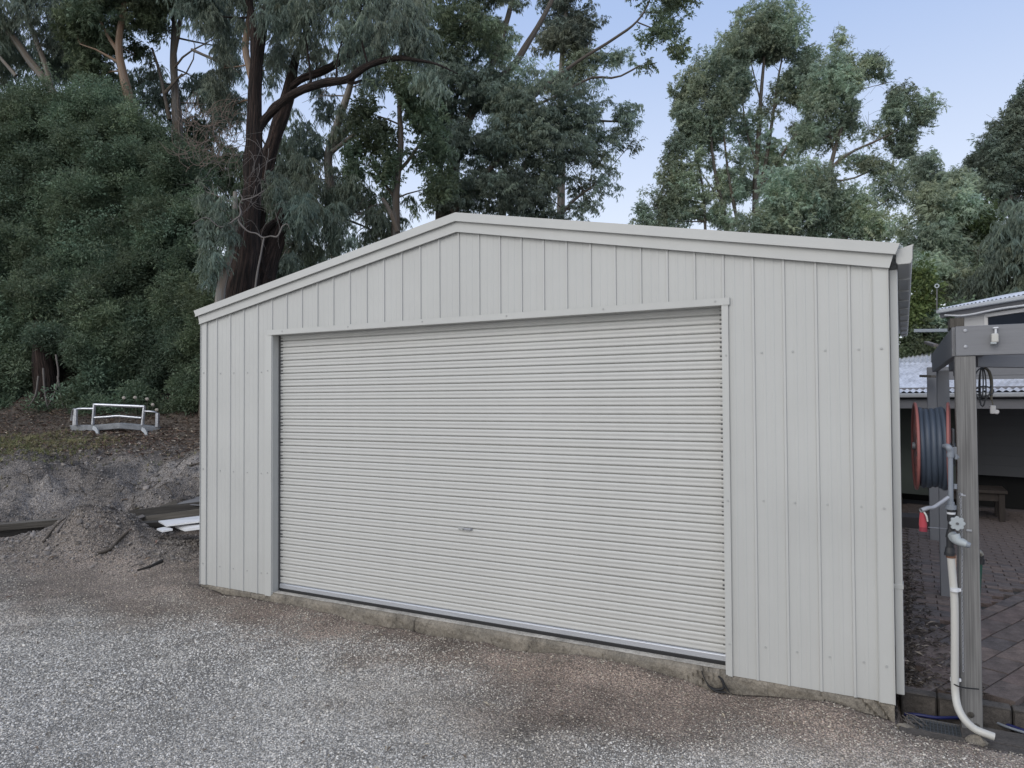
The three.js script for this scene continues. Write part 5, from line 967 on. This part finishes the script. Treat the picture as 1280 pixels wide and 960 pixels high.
tree('weeping_gum', 'weeping blue green gum hanging low behind the left roof slope', 'tree', {
  seed: 10, bark: M.barkPale, twigs: 9,
  stems: [[[420, 330, 18, 6], [415, 250, 18, 5.5], [410, 195, 18, 5], [424, 150, 18, 4.5], [434, 120, 18, 4], [445, 80, 18, 3]], [[410, 195, 18, 4], [428, 168, 18, 3.5], [448, 148, 18, 2.6], [470, 138, 18, 1.6]], [[415, 190, 17.8, 3], [440, 170, 17.8, 2.6], [455, 160, 17.8, 1.6]]],
  leaf: { kind: 'weep', tint: 'blue', fill: 6.5, gap: -0.16, size: 0.9, grain: 1.8 },
  clumps: [[395, 230, 17, 36, 40], [430, 245, 17, 34, 34], [375, 285, 16.5, 34, 36], [415, 290, 16.5, 36, 30], [452, 268, 17, 26, 24], [385, 170, 18, 26, 40, 0.8], [425, 140, 18, 22, 30, 0.6], [360, 225, 17.5, 24, 36], [450, 60, 18, 40, 34], [400, 120, 18.5, 30, 34, 0.6], [470, 100, 18, 28, 28, 0.6], [350, 330, 16, 26, 30, 1.1], [470, 290, 17.5, 34, 16]],
});
tree('grey_gum', 'large grey trunked gum behind the roof peak with a bent upper limb', 'tree', {
  seed: 11, bark: M.barkGrey, twigs: 5,
  stems: [
    [[556, 300, 20, 9], [558, 262, 20, 8], [567, 215, 20, 7], [576, 175, 20, 6.5], [590, 140, 20, 5.8], [614, 108, 20, 5.2], [632, 92, 20, 4.8], [645, 78, 20, 4.2], [657, 58, 20, 3.6], [672, 34, 20, 3.2], [692, -4, 20, 2.6], [715, -60, 20, 2]],
    [[564, 266, 19.6, 6], [580, 246, 19.6, 5.5], [598, 228, 19.5, 4.6], [612, 210, 19.4, 3.4], [640, 185, 19.3, 2]],
    [[548, 290, 20, 4], [549, 240, 20, 3.6], [552, 200, 20, 3], [560, 160, 20, 2.4], [575, 110, 20, 2]],
    [[590, 140, 20, 4], [606, 105, 20, 4], [620, 68, 20, 3.6], [632, 32, 20, 3.2], [641, -5, 20, 2.8], [648, -60, 20, 2]],
    [[690, 300, 20, 2.4], [702, 268, 20, 2.2], [720, 248, 20, 1.8], [738, 235, 20, 1.2]],
    [[620, 180, 20, 4], [660, 150, 20, 3], [700, 140, 20, 2.4], [740, 150, 20, 1.6], [775, 152, 20, 1]],
  ],
  leaf: { kind: 'gum', tint: 'blue', fill: 7, gap: -0.22, size: 0.95, grain: 1.5, tilt: 1.6 },
  clumps: [
    [575, 35, 19, 45, 42, 1, 'deep'], [610, -10, 20, 50, 40], [615, 50, 20.5, 30, 40, 1, 'olive'], [560, 100, 19.4, 42, 40], [600, 110, 19.6, 40, 36], [640, 140, 19.4, 40, 36], [575, 165, 19.4, 36, 40], [620, 180, 19.4, 42, 40], [665, 185, 19.4, 40, 42], [690, 140, 19.6, 42, 38], [705, 195, 19.6, 36, 36, 0.85], [730, 150, 20, 34, 32, 0.8], [755, 170, 20, 28, 22, 0.6], [775, 150, 20, 22, 18, 0.8], [790, 178, 20, 12, 14, 0.3], [600, 235, 19.2, 40, 36], [645, 240, 19.4, 40, 38], [680, 240, 19.6, 30, 34, 0.8], [565, 240, 19.6, 30, 34], [720, 225, 20, 30, 24, 0.3], [735, 255, 20, 26, 18, 0.35], [755, 235, 20, 22, 22, 0.22], [660, 100, 20, 30, 24, 0.7, 'olive'], [535, 40, 20, 40, 50], [545, 150, 20.5, 30, 40], [520, -20, 20, 50, 40], [740, 195, 20, 28, 20, 0.5],
    [690, 275, 19.6, 40, 16, 0.7],
  ],
});
tree('light_gum', 'lighter olive gum crown in front of the sky right of the bent limb', 'tree', {
  seed: 12, bark: M.barkPale,
  stems: [[[700, 300, 25, 5], [702, 200, 25, 4.6], [700, 130, 25, 4], [703, 70, 25, 3], [708, 10, 25, 2.2]], [[701, 110, 25, 2], [720, 80, 25, 1.8], [738, 50, 25, 1.2]]],
  leaf: { kind: 'gum', tint: 'grey', fill: 5.5, gap: -0.18, size: 1.15, grain: 1.2 },
  clumps: [[705, 20, 25, 34, 30], [725, 35, 25, 24, 26], [690, 55, 25, 28, 28, 0.9], [725, 75, 25, 26, 20, 0.6, 'olive'], [745, 70, 25, 20, 14, 0.5, 'olive'], [700, 100, 25, 34, 22, 0.8, 'olive'], [770, 68, 25, 20, 14, 0.55, 'olive'], [715, -20, 25, 40, 26]],
});
{ // broad leaved boughs entering from the top, nearer than the rest
  tree('broad_leaf_gum', 'sparse dark broad leaved gum bough against the sky at top centre', 'tree', {
    seed: 13, bark: M.twig, twigs: 8, reach: 3,
    stems: [[[630, 330, 23, 4], [632, 200, 23, 3.6], [660, 130, 23, 2.8], [715, 82, 23, 2], [765, 50, 23, 1.7], [795, 28, 23, 1.4], [810, 5, 23, 1.2], [820, -30, 23, 1]], [[797, 28, 23, 1], [825, 40, 23, 0.8], [845, 55, 23, 0.5]], [[804, 15, 23, 0.9], [830, 15, 23, 0.7], [850, 5, 23, 0.5]], [[650, 140, 23, 2], [700, 118, 23, 1.7], [740, 97, 23, 1.5], [770, 97, 23, 1.3], [800, 82, 23, 1]]],
    leaf: { kind: 'gumBroad', tint: 'deep', fill: 10, gap: -0.05, size: 0.75, grain: 2.2 },
    clumps: [[835, 12, 23, 26, 22, 0.8], [850, -8, 17, 26, 20], [822, 45, 17, 20, 18, 0.8], [840, 65, 17, 18, 16, 0.8], [815, 80, 17, 14, 9, 0.6], [848, 40, 17, 13, 16, 0.6], [805, -12, 17, 20, 16], [808, 55, 17, 12, 14, 0.5], [836, 82, 17, 10, 8, 0.4]],
  });
}
// gums to the right, beyond the shed
tree('tall_gum', 'tall slender gum with the highest crown behind the right roof slope', 'tree', {
  seed: 14, bark: M.barkGrey, twigs: 9, step: 0.8, reach: 8,
  stems: [
    [[945, 330, 32, 6.5], [945, 285, 32, 6], [944, 250, 32, 5.4], [945, 215, 32, 4.6], [949, 160, 32, 3.6], [951, 120, 32, 3], [955, 75, 32, 2.2], [956, 25, 32, 1.2]],
    [[948, 245, 32, 3.6], [957, 205, 32, 3.2], [963, 165, 32, 2.8], [969, 125, 32, 2.2], [974, 90, 32, 1.6], [982, 55, 32, 1]],
    [[950, 235, 32, 2.4], [970, 205, 32, 2.2], [990, 175, 32, 1.8], [1010, 150, 32, 1]],
    [[966, 140, 32, 1.6], [982, 112, 32, 1.4], [996, 95, 32, 0.8]],
    [[950, 125, 32, 1.5], [944, 100, 32, 1.2], [938, 75, 32, 0.8]],
    [[944, 200, 32, 1.8], [932, 160, 32, 1.5], [928, 120, 32, 1]],
  ],
  leaf: { kind: 'far', tint: 'olive', fill: 3.4, gap: -0.2, size: 1.1, grain: 0.85 },
  clumps: [[958, 22, 32, 32, 26], [945, 55, 32, 38, 30], [980, 45, 32, 32, 32], [925, 75, 32, 28, 26], [965, 80, 32, 36, 26], [995, 85, 32, 26, 28], [940, 105, 32, 30, 18, 0.8], [985, 115, 32, 28, 18, 0.6], [1010, 60, 32, 14, 18, 0.5], [950, 180, 32.5, 30, 30, 0.5], [975, 195, 32.5, 28, 22, 0.7], [990, 160, 32.5, 24, 20, 0.7], [928, 160, 32.5, 18, 26, 0.5], [915, 105, 32, 24, 26, 0.9], [960, 140, 32.4, 26, 24, 0.3], [1000, 130, 32, 22, 20, 0.8], [1015, 175, 32.4, 22, 22, 0.6], [905, 140, 32, 18, 22, 0.7], [955, 235, 32.5, 34, 20, 0.5], [925, 235, 32.5, 22, 22, 0.5]],
});
tree('side_gum', 'gum with several thin stems left of the tall slender gum', 'tree', {
  seed: 15, bark: M.barkGrey, twigs: 5, step: 0.8,
  stems: [[[912, 330, 31, 4], [908, 280, 31, 3.6], [899, 240, 31, 3.2], [892, 205, 31, 2.6], [888, 160, 31, 2], [886, 115, 31, 1.2]], [[927, 300, 31, 3], [917, 255, 31, 2.8], [910, 215, 31, 2.2], [905, 170, 31, 1.4]], [[882, 300, 31, 2.6], [880, 250, 31, 2.2], [873, 205, 31, 1.8], [862, 165, 31, 1.2]], [[905, 260, 31, 1.4], [890, 235, 31, 1.2], [875, 215, 31, 0.8]]],
  leaf: { kind: 'far', tint: 'olive', fill: 3.6, gap: -0.2, size: 1.05, grain: 0.9 },
  clumps: [[892, 95, 31, 32, 28], [868, 112, 31, 28, 26], [852, 140, 31, 22, 28], [895, 130, 31, 32, 24], [865, 155, 31, 30, 26, 0.9], [842, 180, 31, 20, 28], [860, 200, 31, 22, 18, 0.5], [836, 215, 31, 16, 24, 0.9], [908, 55, 31, 18, 16, 0.5], [895, 165, 31.5, 24, 22, 0.8], [880, 195, 31.5, 22, 22, 0.55], [915, 200, 31.5, 24, 26, 0.5], [900, 225, 31.5, 26, 20, 0.5], [862, 222, 31, 22, 16, 0.6], [920, 250, 31.5, 22, 18, 0.6], [858, 240, 31, 26, 26, 0.8], [828, 250, 31, 26, 20], [806, 262, 31, 16, 16, 0.8], [845, 268, 31, 34, 16], [885, 250, 31, 26, 26, 0.5], [905, 275, 31, 30, 18, 0.8], [818, 278, 31, 26, 12]],
});
tree('spreading_gum', 'spreading gum leaning right over the right roof slope', 'tree', {
  seed: 16, bark: M.barkGrey, twigs: 6, step: 0.8,
  stems: [[[1028, 330, 30, 4.6], [1032, 260, 30, 4.2], [1037, 215, 30, 3.8], [1044, 185, 30, 3.2], [1054, 155, 30, 2.6], [1064, 128, 30, 2], [1075, 95, 30, 1.2]], [[1037, 212, 30, 2.8], [1055, 195, 30, 2.6], [1080, 183, 30, 2.2], [1105, 172, 30, 1.6], [1135, 155, 30, 1]], [[1036, 225, 30, 2], [1060, 225, 30, 1.7], [1085, 215, 30, 1.2]], [[1042, 190, 30, 1.8], [1036, 160, 30, 1.5], [1030, 130, 30, 1]], [[1030, 280, 30, 2], [1060, 262, 30, 1.8], [1090, 262, 30, 1.4], [1115, 245, 30, 1]]],
  leaf: { kind: 'far', tint: 'olive', fill: 3.5, gap: -0.18, size: 1.0, grain: 0.95 },
  clumps: [[1030, 95, 30, 28, 26], [1095, 75, 30, 20, 14, 0.8], [1078, 95, 30, 34, 22], [1050, 112, 30, 34, 24], [1105, 105, 30, 22, 20, 0.9], [1025, 135, 30, 28, 24], [1110, 135, 30, 26, 20, 0.9], [1150, 135, 30, 20, 22, 0.9], [1140, 165, 30, 24, 18, 0.8], [1155, 158, 30, 14, 22, 0.7], [1065, 145, 30, 30, 22, 0.9], [1045, 175, 30.4, 26, 18, 0.5], [1125, 120, 30, 22, 20, 0.9], [1130, 195, 30, 24, 16, 0.9], [1070, 200, 30.4, 26, 16, 0.5], [1010, 165, 30, 26, 22, 0.8], [1085, 165, 30.5, 26, 16, 0.5], [1120, 180, 30.5, 22, 14, 0.5], [1085, 205, 30, 24, 12, 0.8], [1110, 215, 30, 22, 14, 0.8], [1125, 240, 30, 18, 20, 0.7], [1040, 30 + 20, 30, 20, 16, 0.4], [1048, 70, 30, 16, 14, 0.5], [1100, 240, 30, 20, 20, 0.6], [1150, 195, 30, 18, 20, 0.9]],
});
tree('round_gum', 'low rounded gum showing just over the right roof slope', 'tree', {
  seed: 17, bark: M.barkGrey, step: 0.8,
  stems: [[[985, 330, 27, 3.5], [985, 280, 27, 3], [988, 245, 27, 2.4], [995, 215, 27, 1.5]], [[1055, 330, 27, 3], [1052, 280, 27, 2.6], [1048, 250, 27, 1.6]]],
  leaf: { kind: 'far', tint: 'olive', fill: 4.6, gap: -0.35, size: 0.95, grain: 1.0 },
  clumps: [[1000, 225, 27, 34, 24], [975, 245, 27, 32, 26], [1020, 235, 27, 36, 28], [1005, 265, 27, 46, 26], [965, 275, 27, 36, 22], [1050, 258, 27, 36, 26], [1075, 272, 27, 34, 22], [1040, 285, 27, 50, 18], [935, 280, 27, 22, 16, 0.7], [1088, 290, 27, 30, 12], [985, 290, 27, 50, 14, 1, 'olive']],
});
// trees around the house
tree('dark_gum', 'large dark gum crown at the right edge above the house', 'tree', {
  seed: 18, bark: M.barkGrey, step: 0.8,
  stems: [[[1275, 420, 26, 8], [1272, 320, 26, 7], [1262, 250, 26, 5], [1258, 190, 26, 3.5], [1270, 140, 26, 2]], [[1265, 260, 26, 4], [1240, 230, 26, 3], [1222, 205, 26, 1.6]]],
  leaf: { kind: 'far', tint: 'blue', fill: 5.2, gap: -0.38, size: 0.95, grain: 1.0 },
  clumps: [[1288, 140, 26, 26, 26], [1262, 165, 26, 30, 24], [1290, 185, 26, 40, 36], [1245, 190, 26, 28, 24], [1228, 200, 26, 20, 20], [1250, 225, 26, 34, 26], [1290, 235, 26, 36, 30], [1225, 232, 26, 18, 16, 0.8], [1315, 130, 26, 40, 40], [1262, 258, 26, 26, 16, 0.5], [1320, 210, 26, 40, 50]],
});
tree('bushy_tree', 'mid green bushy tree right of the shed gutter', 'tree', {
  seed: 19, bark: M.barkGrey, step: 0.6,
  stems: [[[1190, 440, 22, 6], [1188, 360, 22, 5], [1185, 300, 22, 4], [1175, 250, 22, 2.5]], [[1187, 330, 22, 4], [1215, 290, 22, 3], [1235, 265, 22, 2]]],
  leaf: { kind: 'gum', tint: 'olive', fill: 8.5, gap: -0.4, size: 1.05, grain: 1.2 },
  clumps: [[1160, 215, 23, 24, 24, 0.9], [1178, 235, 23, 28, 26], [1205, 225, 23, 18, 18, 0.9], [1155, 258, 22, 28, 24], [1190, 270, 22, 36, 28], [1225, 280, 22, 36, 24, 1, 'lime'], [1160, 300, 22, 34, 28], [1200, 310, 22, 40, 30], [1240, 315, 22, 40, 30], [1155, 340, 21.5, 30, 26], [1190, 350, 21.5, 36, 26], [1230, 350, 22, 40, 26], [1128, 285, 24, 14, 22, 0.5]],
});
tree('hanging_gum', 'blue green drooping gum over the house roof at the right edge', 'tree', {
  seed: 20, bark: M.barkGrey, step: 0.6,
  stems: [[[1290, 440, 18, 6], [1285, 360, 18, 5], [1275, 310, 18, 3.5], [1262, 280, 18, 2]]],
  leaf: { kind: 'weep', tint: 'blue', fill: 11, gap: -0.4, size: 0.95, grain: 1.4 },
  clumps: [[1285, 285, 18, 26, 28], [1265, 310, 18, 28, 28], [1295, 330, 18, 40, 36], [1255, 345, 18.4, 34, 24], [1225, 355, 18.8, 26, 20], [1290, 365, 18, 50, 20]],
});
tree('leafy_shrub', 'bright green leafy shrub between the shed gutter and the pergola', 'shrub', {
  seed: 21, bark: M.twig, step: 0.4,
  stems: [[[1152, 500, 15.5, 4], [1150, 440, 15.5, 3], [1148, 390, 15.5, 1.6]], [[1152, 470, 15.5, 3], [1165, 420, 15.5, 2], [1168, 380, 15.5, 1.2]]],
  leaf: { kind: 'low', tint: 'lime', fill: 26, gap: -0.35, size: 1.15, grain: 2.2 },
  clumps: [[1145, 350, 15.5, 16, 20, 0.8], [1158, 375, 15.5, 16, 20], [1143, 392, 15.5, 14, 22], [1165, 400, 15.5, 14, 14, 1, 'olive'], [1148, 425, 15.5, 22, 22, 1.2, 'deep'], [1172, 428, 15.5, 22, 18, 1, 'deep'], [1150, 448, 15.5, 30, 14, 1, 'deep'], [1190, 400, 15.8, 22, 22, 0.8, 'deep']],
});

// the big bushes on the bank
{
  const r = rngOf(90);
  const edge = [[-60, 90], [0, 92], [60, 92], [115, 108], [165, 142], [205, 165], [245, 205], [262, 255], [268, 330], [262, 420], [255, 500]];
  const bushes = [
    { n: 'acacia_bush', l: 'highest dense dark green bush at the upper left of the bank', c: [50, 170], s: [[60, 330, 19.2, 7], [58, 240, 19.4, 5], [50, 170, 19.8, 3]], list: [] },
    { n: 'acacia_bush', l: 'dense dark green bush with a shaggy trunk left of the bull bar', c: [60, 390], s: [[62, 508, 15.6, 17], [58, 480, 15.6, 14], [52, 440, 15.6, 11], [48, 400, 16.2, 7], [60, 350, 17, 4]], list: [] },
    { n: 'acacia_bush', l: 'dense dark green bush between the tall bush and the dark trunk', c: [190, 250], s: [[215, 400, 17.6, 6], [205, 320, 18, 5], [190, 260, 18.6, 3]], list: [] },
    { n: 'acacia_bush', l: 'lower dark green bush directly behind the bull bar', c: [190, 430], s: [[200, 520, 15.9, 6], [195, 470, 16.4, 5], [185, 430, 16.8, 3]], list: [] },
  ];
  for (let v = 105; v < 520; v += 33) for (let u = -50; u < 262; u += 36) {
    const uu = u + 16 * (r() - 0.5) + (Math.round(v / 33) % 2) * 16, vv = v + 14 * (r() - 0.5), R = 25 + 10 * r();
    const rim = pl(edge, uu); if (vv - R * 0.6 < rim || uu > pl([[100, 180], [165, 215], [255, 250], [330, 254], [500, 244]], vv)) continue;
    if (Math.hypot((uu - 62) / 40, (vv - 470) / 42) < 1) continue; // the trunk shows here
    if (uu > 70 && uu < 250 && vv > 505) continue;
    const d = lerp(19.4, 15.3, clamp((vv - 95) / 400)) + 0.9 * (r() - 0.5);
    let best = null, bd = 1e9; for (const b of bushes) { const q = Math.hypot(uu - b.c[0], vv - b.c[1]) + 20 * r(); if (q < bd) { bd = q; best = b; } }
    best.list.push([uu, vv, d, R, R * (0.75 + 0.2 * r()), 1]);
    best.list.push([uu + 8 * (r() - 0.5), vv + 10, d + 0.9, R * 1.1, R, 0.8]);
  }
  bushes[3].list.push([110, 512, 15.0, 22, 12, 0.9], [145, 515, 14.9, 24, 12, 0.9], [180, 516, 14.9, 24, 12, 0.9], [212, 515, 14.9, 20, 12, 0.9], [236, 508, 15.0, 16, 14, 0.9]);
  bushes[1].list.push([20, 512, 15.2, 34, 12, 1], [60, 515, 15.1, 20, 9, 0.8], [95, 500, 15.3, 16, 14, 0.9], [-20, 500, 15.4, 40, 24, 1], [62, 425, 15.2, 28, 16, 0.8], [100, 440, 15.3, 20, 24, 0.9]);
  bushes.forEach((b, i) => tree(b.n, b.l, 'bush', {
    seed: 91 + i, bark: i === 1 ? M.barkDark : M.twig, noBoughs: true, lump: 0.22, step: 0.15, reach: 3.5, twigs: 3, twigBark: M.twig, stems: [b.s], group: undefined,
    leaf: { kind: 'bush', tint: 'bush', fill: 26, gap: -0.4, size: 1.0, grain: 2.4, tilt: 1.4 }, clumps: b.list,
  }));
  // bare shoots hanging by the trunk
  const sh = []; for (const pts of [[[70, 443], [73, 470], [68, 492], [58, 510]], [[72, 470], [76, 495], [80, 512]], [[48, 470], [44, 495], [36, 508]], [[54, 460], [56, 490], [60, 512]]]) sh.push(limb(pts.map(([u, v]) => at(u, v, 15.1)), [0.02, 0.018, 0.014, 0.01], 6, 0.1, 0.1));
  tag(mesh('bare_shoots', sh, M.dead), 'bare pale shoots hanging beside the shaggy bush trunk', 'dead branch');
}
tree('dark_shrub', 'dark shrub between the bushes and the shed corner', 'shrub', {
  seed: 97, bark: M.twig, stems: [[[252, 520, 14.6, 4], [254, 450, 14.8, 3], [256, 400, 15, 2]]],
  leaf: { kind: 'bush', tint: 'deep', fill: 22, gap: -0.3, size: 1.05, grain: 2 },
  clumps: [[246, 470, 15, 22, 30], [252, 420, 15.2, 22, 30], [262, 375, 15.4, 24, 30], [272, 400, 15, 22, 40], [240, 505, 14.8, 16, 10, 0.7], [285, 350, 15.2, 22, 24], [300, 330, 16, 30, 30]],
});
tree('hill_scrub', 'grey green scrub on the hillside behind the dark trunks', 'shrub', {
  seed: 98, bark: M.twig, stems: [[[330, 380, 21, 5], [325, 300, 21, 4], [300, 220, 22, 2]], [[250, 300, 22, 4], [255, 220, 22.5, 2.5], [258, 170, 23, 1.5]]],
  leaf: { kind: 'weep', tint: 'deep', fill: 5, gap: -0.2, size: 1.05, grain: 1.5 },
  clumps: [[250, 160, 23, 34, 26, 0.9], [280, 200, 22, 34, 34], [255, 215, 21.5, 30, 34], [285, 250, 21, 34, 34], [320, 250, 21, 34, 40], [350, 290, 20, 34, 40], [385, 330, 19, 40, 30], [330, 330, 19.5, 40, 36], [365, 200, 22, 36, 36, 0.8], [440, 220, 22, 36, 36, 0.6], [490, 255, 22, 36, 26, 0.6], [230, 190, 22.5, 26, 26], [60, 80, 24, 50, 22, 0.8], [150, 110, 24, 50, 20, 0.8]],
});
{ // dead brushwood caught between the bush and the dark trunk
  const r = rngOf(99), g = [];
  for (let k = 0; k < 130; k++) { const u = lerp(232, 300, r()), v = lerp(138, 215, r()), a = -0.5 + 3 * (r() - 0.5), l = 14 + 26 * r(), d = 15.6 + r(); g.push(limb([at(u, v, d), at(u + l * 0.5 * Math.sin(a), v - l * 0.45 * Math.cos(a), d - 0.1), at(u + l * Math.sin(a + 0.5), v - l * Math.cos(a + 0.5), d - 0.1)], [0.008, 0.006, 0.003], 4, 0.15, 0)); }
  tag(mesh('brushwood', g, std(0.20, 0.155, 0.13, 0.9)), 'pinkish brown dead brushwood between the bush and the dark trunks', 'dead branches', undefined, 'stuff');
}
console.log(count.join(', '));

renderer.render(scene, camera);
